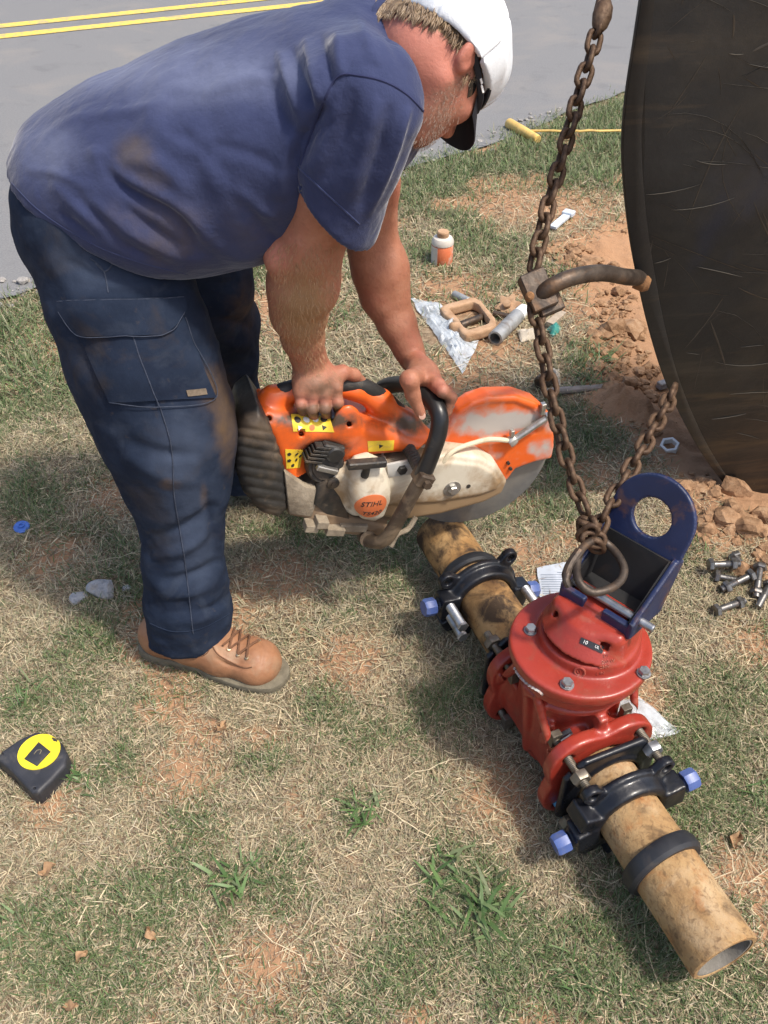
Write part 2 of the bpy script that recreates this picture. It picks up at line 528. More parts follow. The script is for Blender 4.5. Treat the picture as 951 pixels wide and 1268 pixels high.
def ground_z(x, y, fine=True):
    x = np.asarray(x, float); y = np.asarray(y, float)
    P = np.stack((x, y, np.zeros_like(x)), -1)
    z = .010 * fbm(P, 3.0, 3, 3)
    if fine: z = z + .006 * fbm(P, 14., 3, 5)
    d = trench_d(x, y)
    near = smooth01((d + .18) / .3) * (d < 3)
    z = z + near * (.050 * np.minimum(fbm(P, 6., 5, 21), .12) + .022 * np.abs(fbm(P, 26., 3, 22))) + .016 * np.exp(-((d + .06) / .07) ** 2)
    z = z - .42 * smooth01(d / .75) * (d > 0)
    r = road_d(x, y)
    k = smooth01((r + .25) / .25)
    z = z * (1 - k) - .012 * k
    # trodden flat under the valve and the boots
    return z
def pile(x, y, cx, cy, r, h): return h * np.exp(-(((x - cx) ** 2 + (y - cy) ** 2) / r ** 2))
def gax(lo, hi, a, b, st):
    """dense between a and b, growing steps out to lo and hi"""
    core = list(np.arange(a, b, st)); s_ = st; x = core[-1]; up = []
    while x < hi: s_ *= 1.35; x += s_; up.append(x)
    s_ = st; x = a; dn = []
    while x > lo: s_ *= 1.35; x -= s_; dn.append(x)
    return np.array(dn[::-1] + core + up)
gx = gax(-600, 600, -1.7, 2.2, .0135); gy = gax(-600, 900, .2, 4.6, .0135)
GX, GY = np.meshgrid(gx, gy, indexing='ij')
GZ = ground_z(GX, GY)
for q, r, h in (((770, 505), .07, .05), ((805, 520), .06, .035), ((890, 655), .08, .006)):
    c_ = at_z(*q); GZ = GZ + pile(GX, GY, c_[0], c_[1], r, h) * (1 + .5 * vnoise(np.stack((GX, GY, GX * 0), -1), 60., 9))
V = np.stack((GX, GY, GZ), -1).reshape(-1, 3)
ny = len(gy); I = np.arange((len(gx) - 1) * len(gy)).reshape(len(gx) - 1, ny)[:, :-1].ravel()
me = make_mesh('ground', V, np.stack((I, I + ny, I + ny + 1, I + 1), 1))
d = trench_d(V[:, 0], V[:, 1])
dirtm = smooth01((d + .16) / .2) * (d < 4)
P2 = np.stack((V[:, 0], V[:, 1], 0 * V[:, 0]), -1)
def spots(X, Y):
    """bare earth patches seen in the lawn, 0..1"""
    r = np.zeros_like(X)
    for (px, py), rad in (((655, 690), .10), ((610, 430), .16), ((700, 260), .3), ((640, 245), .2), ((770, 505), .13), ((890, 650), .16), ((860, 600), .1),
                          ((350, 720), .12), ((130, 420), .25), ((150, 610), .12), ((70, 690), .1), ((620, 600), .15), ((430, 820), .1), ((350, 380), .22), ((620, 985), .1), ((560, 360), .2), ((60, 1000), .06), ((690, 880), .05), ((330, 1200), .09), ((230, 960), .08), ((730, 590), .1), ((940, 800), .08)):
        c_ = at_z(px, py); r = np.maximum(r, np.exp(-((X - c_[0]) ** 2 + (Y - c_[1]) ** 2) / rad ** 2))
    return r
attr(me, 'dirt', np.clip(dirtm + .8 * np.maximum(spots(V[:, 0], V[:, 1]), .8 * smooth01((fbm(P2, 4.2, 4, 91) - .16) / .22)), 0, 1))
m_ground = mat('soil_and_thatch', [(.13, .092, .060), (.26, .19, .125), (.40, .31, .21)], 55, rough=.95, bump=[(130, .8, .006), (420, .5, .003)], stain=[('dirt', (.36, .21, .12), 22)], dirt=[((.13, .12, .055), 7, .55, .5)], spec=.15, det=9)
me.materials.append(m_ground)
o = bpy.data.objects.new('ground', me); COL.objects.link(o); tag(o, kind='structure')

def strip(name, P, z, m, kind='structure'):
    V = np.array([(p[0], p[1], z) for p in P]); n = len(V) // 2
    me = make_mesh(name, V, [(i, n * 2 - 1 - i, n * 2 - 2 - i, i + 1)[::-1] for i in range(n - 1)], False)
    me.materials.append(m); o = bpy.data.objects.new(name, me); COL.objects.link(o); tag(o, kind=kind); return o
m_road = mat('asphalt', [(.14, .14, .144), (.18, .18, .182), (.215, .213, .21)], 130, rough=.9, bump=(700, .5, .002), dirt=[((.24, .22, .20), 2.2, .56, .45), ((.12, .12, .125), 5, .62, .5)], spec=.25, det=8)
edge = []
for t in np.linspace(-60, 60, 900):
    w = .05 * vnoise(np.array([[t * 2.2, 3., 0]]), 1., 4)[0] + .02 * vnoise(np.array([[t * 9, 3., 0]]), 1., 6)[0]
    edge.append(_re0 + _rd * t + _rn * (w if abs(t) < 40 else 0))
far = [_re0 + _rd * t + _rn * 8.2 for t in np.linspace(60, -60, 900)]
strip('road', edge + far, .0, m_road)
m_yel = mat('road_paint', [(.62, .43, .06), (.72, .53, .10)], 30, rough=.75, dirt=[((.30, .27, .20), 40, .54, .75), ((.24, .23, .22), 9, .60, .6)], bump=(500, .3, .001))
for (y0a, y0b, y1a, y1b) in ((28.5, 35.5, -6.5, 0.5), (40.5, 50.5, 4.5, 13.0)):
    A, B = at_z(-60, y0a + 6, .004)[:2], at_z(340, y1a, .004)[:2]; C, D = at_z(-60, y0b + 6, .004)[:2], at_z(340, y1b, .004)[:2]
    u = unit(B - A); w = (np.linalg.norm(A - C) + np.linalg.norm(B - D)) / 2 * .8
    nrm = np.array((-u[1], u[0])); mid = (A + B + C + D) / 4
    L_ = [mid + u * t - nrm * .055 for t in np.linspace(-30, 30, 40)]; R_ = [mid + u * t + nrm * .055 for t in np.linspace(30, -30, 40)]
    strip('road_line', L_ + R_, .004, m_yel)
for k in range(10):      # pale chips lying on the asphalt
    pass

# ------------------------------------------------------------------ grass
class Blades:
    def __init__(s): s.v = []; s.f = []; s.c = []; s.n = 0
    def add(s, base, az, L, w, lean, curl, col, roll=None):
        """curved three-segment blades; lean 0 upright .. 1.5 flat (radians), curl adds to it towards the tip"""
        n = len(base); dirh = np.stack((np.cos(az), np.sin(az), 0 * az), 1); side = np.stack((-np.sin(az), np.cos(az), 0 * az), 1)
        if roll is not None: side = side * np.cos(roll)[:, None] + np.array((0, 0, 1.)) * np.sin(roll)[:, None]
        p = base.copy(); rows = []
        for k, (seg, wd) in enumerate(((0, 1.), (.38, .9), (.36, .62), (.26, .06))):
            th = lean + curl * k / 3
            p = p + (L * seg)[:, None] * (dirh * np.sin(th)[:, None] + np.array((0, 0, 1.)) * np.cos(th)[:, None])
            rows += [p - side * (w * wd / 2)[:, None], p + side * (w * wd / 2)[:, None]]
        V = np.stack(rows, 1).reshape(-1, 3)
        b = s.n + np.arange(n)[:, None] * 8
        for k in range(3): s.f.append(b + np.array((k * 2, k * 2 + 1, k * 2 + 3, k * 2 + 2)))
        s.v.append(V); s.c.append(np.repeat(col, 8, 0)); s.n += n * 8
    def build(s, name, m):
        V = np.concatenate(s.v); F = np.concatenate(s.f); me = make_mesh(name, V, F)
        C = np.concatenate(s.c); a = me.color_attributes.new('tint', 'FLOAT_COLOR', 'POINT')
        a.data.foreach_set('color', np.concatenate((C, np.ones((len(C), 1))), 1).astype(np.float32).ravel())
        me.materials.append(m); o = bpy.data.objects.new(name, me); COL.objects.link(o); tag(o, kind='stuff'); return o
def blade_mat(name, translucent=.3, rough=.55):
    m = bpy.data.materials.new(name); m.use_nodes = True; N = m.node_tree.nodes; L = m.node_tree.links; b = N['Principled BSDF']
    a = N.new('ShaderNodeAttribute'); a.attribute_name = 'tint'; t = N.new('ShaderNodeBsdfTranslucent'); x = N.new('ShaderNodeMixShader')
    L.new(a.outputs['Color'], b.inputs['Base Color']); L.new(a.outputs['Color'], t.inputs[0]); b.inputs['Roughness'].default_value = rough; b.inputs['Specular IOR Level'].default_value = .3
    x.inputs[0].default_value = translucent; L.new(b.outputs[0], x.inputs[1]); L.new(t.outputs[0], x.inputs[2]); L.new(x.outputs[0], N['Material Output'].inputs[0]); return m
STRAW = np.array([(.54, .45, .29), (.44, .355, .225), (.62, .53, .36), (.36, .275, .17), (.35, .30, .205), (.47, .40, .27), (.42, .36, .265)])
GREY = np.array([(.27, .27, .16), (.23, .255, .135), (.33, .31, .20), (.20, .22, .12)])
GREEN = np.array([(.105, .17, .06), (.135, .21, .075), (.085, .135, .05), (.18, .24, .10), (.14, .19, .095), (.22, .25, .12)])
def pick(pal, n): return pal[rng.integers(0, len(pal), n)] * rng.uniform(.72, 1.18, (n, 1))
HOT = (((20, 400), .28), ((30, 480), .2), ((15, 440), .2), ((560, 185), .5), ((640, 185), .4), ((720, 150), .6), ((760, 200), .3), ((480, 235), .35), ((700, 190), .3), ((735, 445), .09), ((720, 470), .07), ((735, 480), .05), ((360, 660), .12), ((560, 600), .0001), ((700, 610), .13), ((230, 840), .10), ((40, 860), .09), ((110, 800), .08),
       ((545, 880), .07), ((590, 860), .06), ((720, 1210), .10), ((640, 1190), .08), ((770, 1170), .07), ((30, 1150), .10), ((80, 1200), .07), ((250, 1020), .06), ((870, 900), .10), ((900, 990), .09), ((850, 1010), .06), ((440, 1000), .06), ((580, 1100), .08), ((130, 1230), .08), ((300, 330), .18), ((590, 215), .2), ((590, 295), .12), ((660, 215), .2), ((740, 540), .09), ((690, 570), .08), ((40, 620), .1), ((400, 880), .08), ((460, 910), .07), ((190, 1110), .09), ((350, 1090), .07), ((500, 1180), .07), ((820, 950), .07), ((860, 680), .06), ((850, 720), .06), ((130, 960), .06), ((330, 940), .06))
_hot = [(at_z(*q), r) for q, r in HOT]
def greenness(X, Y):
    P = np.stack((X, Y, 0 * X), -1)
    g = .405 + .85 * fbm(P, 3.3, 4, 31) + .25 * vnoise(P, 17, 33)
    for c_, r in _hot: g = g + .8 * np.exp(-((X - c_[0]) ** 2 + (Y - c_[1]) ** 2) / r ** 2)
    g = g + .10 * smooth01((road_d(X, Y) + .8) / .6)
    return g
FOOT = []          # (x, y, radius) kept clear of upright blades
for q, r in (((45, 945), .055), ((130, 730), .035), ((27, 652), .02), ((545, 415), .075), ((515, 385), .05), ((575, 435), .05), ((578, 395), .07), ((688, 725), .06), ((795, 893), .05), ((620, 405), .03)): FOOT.append((*at_z(*q)[:2], r))
def bare(X, Y):
    P = np.stack((X, Y, 0 * X), -1)
    return np.clip(np.maximum(spots(X, Y), smooth01((fbm(P, 4.2, 4, 91) - .16) / .22) * .85), 0, 1)
def scatter(n, box, dens):
    x = rng.uniform(box[0], box[1], n); y = rng.uniform(box[2], box[3], n)
    P = to_px(np.stack((x, y, 0 * x), 1)); keep = (P[:, 0] > -330) & (P[:, 0] < 1330) & (P[:, 1] > -60) & (P[:, 1] < 1480)
    rd = road_d(x, y); td = trench_d(x, y)
    keep &= rd < .0 + .06 * rng.normal(size=n)
    pr = dens * np.clip(1 - smooth01((td + .12) / .16) * (td < 4), .0, 1)
    keep &= rng.random(n) < pr
    for fx, fy, r in FOOT: keep &= (x - fx) ** 2 + (y - fy) ** 2 > r * r
    x, y = x[keep], y[keep]
    return np.stack((x, y, ground_z(x, y) - .002), 1)
grass_m = blade_mat('grass_blade', .28)
straw_m = blade_mat('straw_blade', .15, .7)
dry = Blades(); green = Blades(); litter = Blades()
for box, nn, ws, ls in (((-1.3, 1.35, .22, 1.25), 210000, 1., .8), ((-1.7, 1.75, 1.25, 2.3), 175000, 1.25, 1.), ((-2.6, 2.3, 2.3, 5.6), 235000, 2.0, 1.45)):
    B = scatter(nn, box, .95); n = len(B)
    sp_ = bare(B[:, 0], B[:, 1]); keep = rng.random(n) > sp_ * .9; B = B[keep]; n = len(B)
    g = greenness(B[:, 0], B[:, 1]) + rng.normal(0, .16, n)
    k = g > .62; nk = int(k.sum())
    tall = rng.uniform(.6, 1.25, n) * ls
    green.add(B[k], rng.uniform(0, 6.28, nk), .030 * tall[k] * np.clip(.55 + .6 * g[k], .6, 1.35), rng.uniform(.0012, .0024, nk) * ws, rng.uniform(.1, 1.0, nk), rng.uniform(.3, 1.1, nk), np.where((rng.random(nk) < .35)[:, None], pick(GREY, nk), pick(GREEN, nk)))
    k = ~k; nk = int(k.sum())
    cl = np.where((rng.random(nk) < .45)[:, None], pick(GREY, nk), pick(STRAW, nk))
    dry.add(B[k], rng.uniform(0, 6.28, nk), .030 * tall[k], rng.uniform(.0009, .0018, nk) * ws, rng.uniform(.55, 1.35, nk), rng.uniform(-.1, .8, nk), cl)
    B = scatter(int(nn * .62), box, .9); B = B[rng.random(len(B)) > .72 * bare(B[:, 0], B[:, 1])]; n = len(B)
    B[:, 2] += rng.uniform(.002, .011, n)
    litter.add(B, rng.uniform(0, 6.28, n), (.012 + .040 * rng.random(n) ** 2.2) * ls, rng.uniform(.0008, .0022, n) * ws, rng.uniform(1.38, 1.62, n), rng.uniform(-.12, .25, n), pick(np.concatenate((STRAW, STRAW[:2] * 1.1, [(.20, .14, .09), (.15, .105, .07), (.24, .18, .12), (.26, .24, .15)])), n), rng.uniform(-.5, .5, n))
# long pale runners and stems lying on the lawn
for k in range(200):
    x, y = rng.uniform(-1.3, 1.2), rng.uniform(.4, 3.0)
    if road_d(x, y) > -.05 or trench_d(x, y) > -.1: continue
    a = rng.uniform(0, 6.28); m_ = rng.integers(3, 7); pts = []
    for j in range(m_):
        pts.append((x, y)); a += rng.normal(0, .35); x += .028 * math.cos(a); y += .028 * math.sin(a)
    Q = np.array(pts); z_ = ground_z(Q[:, 0], Q[:, 1]) + .012
    n = len(Q) - 1; dd = Q[1:] - Q[:-1]
    litter.add(np.column_stack((Q[:-1], z_[:-1])), np.arctan2(dd[:, 1], dd[:, 0]), np.full(n, .034), np.full(n, rng.uniform(.0012, .0022)), np.full(n, 1.55), np.full(n, .02), np.repeat(pick(STRAW[:3] * 1.05, 1), n, 0))
dry.build('dry_grass', straw_m); green.build('green_grass', grass_m); litter.build('straw_litter', straw_m)

# dry lumps of dug earth along the trench
m_clod = mat('dug_earth', [(.18, .105, .06), (.31, .185, .105), (.40, .265, .165)], 34, rough=.95, bump=(90, .8, .006), spec=.1)
cl = MB(); tmp = bmesh.new(); bmesh.ops.create_icosphere(tmp, subdivisions=2, radius=1); tmp.verts.index_update()
iv = np.array([v.co[:] for v in tmp.verts]); fi = [[v.index for v in f.verts] for f in tmp.faces]; tmp.free()
spots_px = [((775, 500), 32, 26, 120), ((800, 525), 20, 18, 60), ((890, 652), 40, 14, 110), ((920, 655), 26, 16, 70), ((700, 320), 30, 18, 70), ((765, 400), 26, 70, 130), ((790, 470), 26, 50, 110), ((860, 610), 36, 16, 60), ((940, 700), 20, 22, 30), ((750, 440), 18, 50, 50), ((720, 335), 30, 14, 60)]
for (c_, sx, sy, n) in spots_px:
    for k in range(n):
        p = at_z(c_[0] + rng.normal(0, sx * .55), c_[1] + rng.normal(0, sy * .55)); r = abs(rng.normal(0, .0095)) ** 1.0 * (1.6 if k % 9 == 0 else .8) + .003
        z = float(ground_z(p[0], p[1]))
        W = iv * (1 + .75 * fbm(iv + k * 3.7 + c_[0], 1.6, 3, 5)[:, None]) * np.array((1, rng.uniform(.7, 1), rng.uniform(.55, .85))) * r
        cl.add(W * (1.5 if k % 11 == 0 else 1.) + np.array((p[0], p[1], z + r * .3)), fi)
o = obj('dirt_clods', cl, m_clod, deg=18); tag(o, kind='stuff')

# grit and small stones along the broken edge of the asphalt
m_grit = mat('road_grit', [(.16, .15, .14), (.28, .265, .25), (.40, .375, .34)], 90, rough=.95)
gr = MB()
for k in range(420):
    t = rng.uniform(-.6, 3.2); off = rng.normal(0, .07); q = _re0 + _rd * t + _rn * off; r = abs(rng.normal(0, .006)) + .003
    z = 0. if off > .03 else float(ground_z(q[0], q[1]))
    gr.add(iv * (1 + .5 * fbm(iv + k * 2.3, 1.5, 2, 3)[:, None]) * np.array((1, .8, .6)) * r + np.array((q[0], q[1], z + r * .3)), fi)
o = obj('road_grit', gr, m_grit, deg=20); tag(o, kind='stuff')
# ================================================================== PIPES, GLANDS, GATE VALVE
HZ = .112
PN, PF = at_z(898, 1187, HZ), at_z(550, 667, HZ)
PL = float(np.linalg.norm(PN - PF)); AX = unit(PN - PF)
RT = np.array((-AX[1], AX[0], 0.)); UP = np.array((0., 0., 1.))       # right of the pipe as seen, and up
RP = np.stack((RT, UP, AX), 1)                                        # columns: right, up, along (towards the viewer)
def ps(s, r=0., u=0.): return PF + AX * s + RT * r + UP * u
m_rust = mat('rusted_ductile_iron', [(.20, .115, .055), (.34, .21, .095), (.42, .285, .145)], 11, rough=.9, bump=[(60, .5, .004), (320, .5, .002)], dirt=[((.50, .38, .24), 7, .54, .7), ((.10, .055, .03), 90, .56, .6), ((.05, .034, .025), 13, .61, .8), ((.33, .13, .04), 18, .62, .7)], spec=.25)
m_rust_far = mat('stained_ductile_iron', [(.17, .09, .04), (.32, .18, .07), (.42, .26, .115)], 10, rough=.8, bump=[(60, .4, .004), (320, .3, .0015)], dirt=[((.50, .34, .17), 6, .60, .5), ((.10, .055, .03), 70, .58, .6), ((.028, .020, .017), 17, .50, .9)], spec=.25)
m_mortar = mat('pipe_lining', [(.13, .12, .105), (.22, .205, .18)], 30, rough=.95, bump=(150, .5, .003))
m_black = mat('black_enamel', [(.004, .005, .007), (.008, .009, .013), (.013, .0145, .019)], 14, rough=(.22, .5), bump=[(70, .25, .003), (260, .12, .001)], dirt=((.07, .05, .035), 26, .66, .5), spec=.4, coat=.1)
m_rubber = mat('black_rubber', [(.013, .014, .017), (.022, .024, .03)], 18, rough=(.38, .6), bump=(120, .15, .001), dirt=((.09, .07, .05), 20, .64, .5))
m_blue = mat('blue_bolt_cap', [(.055, .092, .26), (.08, .125, .32)], 30, rough=(.3, .5), bump=(200, .12, .001), dirt=((.16, .17, .22), 50, .6, .5))
m_cyan = mat('pale_blue_bolt_end', [(.10, .36, .62), (.16, .46, .72)], 40, rough=.4)
m_zinc = mat('zinc_steel', [(.30, .31, .32), (.50, .51, .53)], 30, rough=(.28, .5), metal=.85, bump=(200, .15, .001), dirt=((.12, .09, .06), 40, .62, .7))
m_bolt = mat('weathered_bolt_steel', [(.13, .115, .09), (.24, .21, .17)], 40, rough=(.35, .6), metal=.7, bump=(200, .2, .001), dirt=((.10, .06, .035), 50, .6, .7))
m_red = mat('red_epoxy', [(.255, .028, .017), (.30, .034, .020), (.335, .042, .025)], 8, rough=(.27, .42), bump=[(45, .22, .004), (150, .28, .0016)], dirt=[((.20, .06, .035), 24, .62, .55), ((.34, .20, .13), 9, .64, .45), ((.45, .30, .22), 90, .72, .6)], spec=.5, coat=.15, wear=((.55, .26, .18), .53, .62, .5))

def pipe(name, label, s0, s1, m, near_cut):
    b = MB(); n = 40
    ro, ri = .061, .0525
    prof = [(ri, s0), (ro - .002, s0), (ro, s0 + .002)] + [(ro + .0004 * math.sin(t * 37), t) for t in np.linspace(s0 + .01, s1 - .01, n)] + [(ro, s1 - .002), (ro - .002, s1), (ri, s1)] + [(ri, t) for t in np.linspace(s1 - .01, s0 + .01, 12)]
    b.lathe(prof, PF, np.stack((RT, UP, AX), 1), 64, close=True)
    root = thing(name, label, 'pipe', ps((s0 + s1) / 2, 0, -.061))
    obj('barrel', b, m, root)
    c = MB(); c.lathe([(ri - .0006, s0 + .001), (ri - .0006, s1 - .0015), (ri - .004, s1 - .0015), (ri - .004, s0 + .001)], PF, RP, 48, close=True)
    obj('lining', c, m_mortar, root)
    return root
pipe('iron_pipe', 'rusty tan iron pipe with open end, nearest the viewer', .60, PL, m_rust, True)
pipe('iron_pipe', 'black stained rusty pipe under the saw blade', -.03, .47, m_rust_far, False)

# --- gate valve: body and bonnet
VC = .556
vo = ps(VC)
vx = Vox(vo + np.array((-.22, -.22, -.115)), vo + np.array((.22, .22, .36)), .0034)
def vp(r, u, s): return ps(VC + s, r, u)
def flange_poly(R1, R2, n=64, rot=0., p=2.):
    """four-lobed outline: R1 between the lobes, R2 at them"""
    a = np.arange(n) * 2 * math.pi / n
    r = R1 + (R2 - R1) * np.abs(np.sin(2 * (a + rot))) ** p
    return np.stack((r * np.cos(a), r * np.sin(a)), 1)
# barrel and bells
vx.cyl(vp(0, 0, -.12), vp(0, 0, .12), .072, rd=.004)
vx.cyl(vp(0, 0, .07), vp(0, 0, .126), .084, .092, rd=.006, k=.02)
vx.cyl(vp(0, 0, -.07), vp(0, 0, -.126), .084, .092, rd=.006, k=.02)
vx.prism(flange_poly(.103, .133, rot=0., p=1.3), vp(0, 0, 0), RP, .100, .127, rd=.004, k=.008)
vx.prism(flange_poly(.103, .133, rot=0., p=1.3), vp(0, 0, 0), RP, -.127, -.100, rd=.004, k=.008)
# gate chamber: oval, tapering downwards
def chamber(P):
    q = (P - vo) @ RP; t = np.clip((q[..., 1] + .085) / .265, 0, 1)
    a = .070 + .030 * t ** 1.5; b = .052 + .040 * t ** 1.8
    d = np.sqrt((q[..., 0] / a) ** 2 + (q[..., 2] / b) ** 2) - 1
    return np.maximum(d * np.minimum(a, b), np.abs(q[..., 1] - .05) - .138)
vx.op(chamber, vo - .16, vo + .16, .02)
# ribs between chamber and bells
for sg in (-1, 1):
    vx.box(vp(0, .075, sg * .072), (.010, .060, .04), RP, .004, .010)
    for sd in (-1, 1): vx.box(vp(sd * .072, .02, sg * .062), (.006, .07, .052), RP, .003, .012)
def vell(r, c_u, h0, h1, rx, rs, rd=.005, k=.008):
    def fn(P):
        q = (P - vo) @ RP
        d = (np.sqrt((q[..., 0] / rx) ** 2 + (q[..., 2] / rs) ** 2) - 1) * min(rx, rs) + rd
        z = np.abs(q[..., 1] - (h0 + h1) / 2) - (h1 - h0) / 2 + rd
        return np.minimum(np.maximum(d, z), 0) + np.sqrt(np.maximum(d, 0) ** 2 + np.maximum(z, 0) ** 2) - rd
    vx.op(fn, vo - .2, vo + .25, k)
vell(0, 0, .172, .196, .116, .112, k=.014)       # body flange
vell(0, 0, .199, .211, .123, .119, rd=.003, k=.003)
vell(0, 0, .208, .233, .130, .127, rd=.005, k=.003)       # bonnet flange
# bonnet dome and stuffing box, turned to the bracket's direction
BR = unit((.72, -.70, 0)); BB = np.array((-BR[1], BR[0], 0)); RB = np.stack((BR, BB, UP), 1)
bc = vo + np.array((.026, .018, 0.))
vx.cyl(bc * .6 + vo * .4 + UP * .222, bc * .6 + vo * .4 + UP * .254, .097, .090, rd=.003, k=.003); vx.cyl(bc * .6 + vo * .4 + UP * .246, bc * .9 + vo * .1 + UP * .288, .092, .066, rd=.004, k=.006)
vx.cyl(bc + UP * .22, bc + UP * .30, .070, .064, rd=.004, k=.018)
vx.box(bc + UP * .276, (.066, .048, .030), RB, .006, .018)
vx.box(bc + UP * .299, (.071, .042, .011), RB, .004, .004)
vx.box(bc + UP * .314, (.055, .024, .008), RB, .004, .004)
for sd in (-1, 1):
    vx.cyl(bc + BR * sd * .058 + UP * .235 - BB * .03, bc + BR * sd * .058 + UP * .300 - BB * .03, .018, rd=.004, k=.008)
    vx.box(bc + BR * sd * .045 + UP * .286 - BB * .048, (.012, .010, .008), RB, .002, op='s', k=.002)

# cast ribs running down from the bonnet to the bells
for sd in (-1, 1):
    for sg in (-1, 1):
        q = spline([vp(sd * .104, .165, sg * .040), vp(sd * .098, .12, sg * .062), vp(sd * .092, .075, sg * .086), vp(sd * .092, .04, sg * .104)], 4)
        v_ = vx
        for i in range(len(q) - 1): v_.cap(q[i], q[i + 1], .0075, .0075, .005)
        vx.cap(vp(sd * .100, .15, 0), vp(sd * .074, -.06, 0), .009, .009, .008)
vell(0, 0, .135, .150, .104, .096, rd=.004, k=.010)
# hollow bells and bore
vx.cyl(vp(0, 0, .10), vp(0, 0, .2), .071, rd=.004, op='s')
vx.cyl(vp(0, 0, -.10), vp(0, 0, -.2), .071, rd=.004, op='s')
for sg in (-1, 1):
    for a in (45, 135, 225, 315):
        c_ = (.1085 * math.cos(math.radians(a)), .1085 * math.sin(math.radians(a)))
        vx.cyl(vp(c_[0], c_[1], sg * .09), vp(c_[0], c_[1], sg * .14), .0115, op='s', k=.002)
        vx.cyl(vp(c_[0] * 1.0, c_[1] * 1.0, sg * .062), vp(c_[0], c_[1], sg * .097), .0215, op='s', k=.004)
# cast date pads
vx.cyl(vp(-.062, .045, .05), vp(-.088, .052, .056), .013, rd=.003, k=.006)
VV, VF = vx.mesh(2)
valve = thing('gate_valve', 'red iron gate valve lying on the grass between two pipes', 'valve', (vo[0], vo[1], 0))
obj('valve_body', (VV, VF), m_red, valve, deg=60)
vt = bvh(VV, VF)
def hexhead(b, c, n, r, h, seg=6, rnd=True):
    R = frame(n)
    b.lathe([(r * .93, 0), (r, h * .12), (r, h * .78), (r * .86, h)], c, R, seg)
    return b
for px, py in ((657, 781), (702, 848), (797, 834), (766, 741)):
    p = at_z(px, py, HZ + .234)
    b = MB(); b.lathe([(.0125, -.001), (.0125, .002)], p, frame(UP), 20); hexhead(b, p + UP * .002, UP, .0105, .0095)
    obj('bonnet_bolt', b, m_zinc, valve)
# small plates and raised lettering
m_plate = mat('black_label', [(.02, .02, .022), (.03, .03, .033)], 20, rough=.4)
m_white = mat('white_print', [(.75, .75, .72)], 20, rough=.6)
def decal_text(tree, body, px, size, m, parent, ang=0., name='lettering', off=.0006, depth=.0005, shear=0.):
    """lettering laid on a surface: px is its middle, ang turns it in the picture"""
    p, n = hit(tree, *px)
    if p is None: return None
    d = (math.cos(math.radians(ang)), -math.sin(math.radians(ang)))
    p2 = at_plane(px[0] + d[0] * 10, px[1] + d[1] * 10, p, n)
    x = unit(p2 - p); R = np.stack((x, np.cross(n, x), n), 1)
    V, F = text_mesh(body, size, depth, shear); W = V @ R.T + p
    # bend to the surface
    out = []
    for v, v0 in zip(W, V):
        h = tree.ray_cast(Vector(v + n * .03), Vector(-n), .06)
        out.append(np.array(h[0]) + n * (v0[2] + off) if h[0] is not None else v)
    b = MB().add(np.array(out), F)
    return obj(name, b, m, parent)
pl = patch(vt, ((720, 789), (748, 801), (745, 809), (718, 796)), 6, 3, .0006, .0012); nameplate = obj('name_plate', pl, m_plate, valve)
decal_text(vt, '10', (725, 795), .009, m_white, nameplate, -24, off=.0025)
decal_text(vt, 'UL', (739, 801), .007, m_white, nameplate, -24, off=.0025)
for k, (t, px) in enumerate((('DI', (738, 812)), ('200 W', (741, 819)), ('C509', (736, 826)), ('4 IN', (731, 834)))):
    decal_text(vt, t, (px[0] + 12, px[1]), .0088, m_red, valve, 9, off=-.0002, depth=.0014, name='raised_lettering')
p, n = hit(vt, 718, 832)
b = MB(); b.tube(p + .009 * (np.outer(np.cos(np.arange(20) * .3142), frame(n)[:, 0]) + np.outer(np.sin(np.arange(20) * .3142), frame(n)[:, 1])), .0018, 6, closed=True); obj('approval_mark', b, m_red, valve)
decal_text(vt, 'U', (717, 832), .010, m_red, valve, 9, off=-.0004, depth=.0012, name='raised_lettering')
# torn sticker
m_sticker = mat('torn_paper_sticker', [(.50, .47, .42), (.74, .72, .66)], 60, rough=.8, dirt=((.34, .10, .06), 160, .52, .9))
sk = MB(); pts = []
for q in spline(((637, 826), (645, 838), (656, 848), (668, 855), (673, 860)), 6):
    p, n = hit(vt, *q)
    if p is not None: pts.append(p + n * .0004)
sk.tube(pts, .0042 * np.array([.5 + .5 * abs(math.sin(i * 1.7)) for i in range(len(pts))]), 8, flat=.25); obj('torn_sticker', sk, m_sticker, valve)
pl = patch(vt, ((683, 916), (706, 902), (710, 909), (688, 923)), 6, 3, .0008, .003); obj('casting_plate', pl, mat('dark_casting_plate', [(.05, .055, .07), (.09, .095, .11)], 60, rough=.5, bump=(300, .4, .001)), valve)

# --- tee bolts, follower glands
def stud(b, s0, s1, c, r=.0078):
    n_ = int((s1 - s0) / .0016); prof = []
    for i in range(n_ + 1): prof.append((r + (.0007 if i % 2 else -.0005), s0 + (s1 - s0) * i / n_))
    b.lathe(prof, PF + RT * c[0] + UP * c[1], RP, 14)
def follower(name, label, s0, s1, bolts, out):
    root = thing(name, label, 'pipe gland', ps((s0 + s1) / 2, 0, -.1))
    v = Vox(ps(s0 - .01) - .15, ps(s1 + .01) + .15, .0032)
    sq = [(.118 * math.cos(math.radians(a)) , .118 * math.sin(math.radians(a))) for a in (32, 58, 122, 148, 212, 238, 302, 328)]
    v.prism(sq, PF, RP, s0, s1, rd=.005)
    v.cyl(ps(s0 - .008), ps(s1 + .004), .076, rd=.003, k=.003)
    v.cyl(ps(s0 - .03), ps(s1 + .03), .0645, op='s', k=.002)
    for a in (45, 135, 225, 315): v.cyl(ps(s0 - .02, .1085 * math.cos(math.radians(a)), .1085 * math.sin(math.radians(a))), ps(s1 + .02, .1085 * math.cos(math.radians(a)), .1085 * math.sin(math.radians(a))), .0098, op='s')
    obj('gland_ring', v.mesh(1), m_black, root, deg=50)
    return root
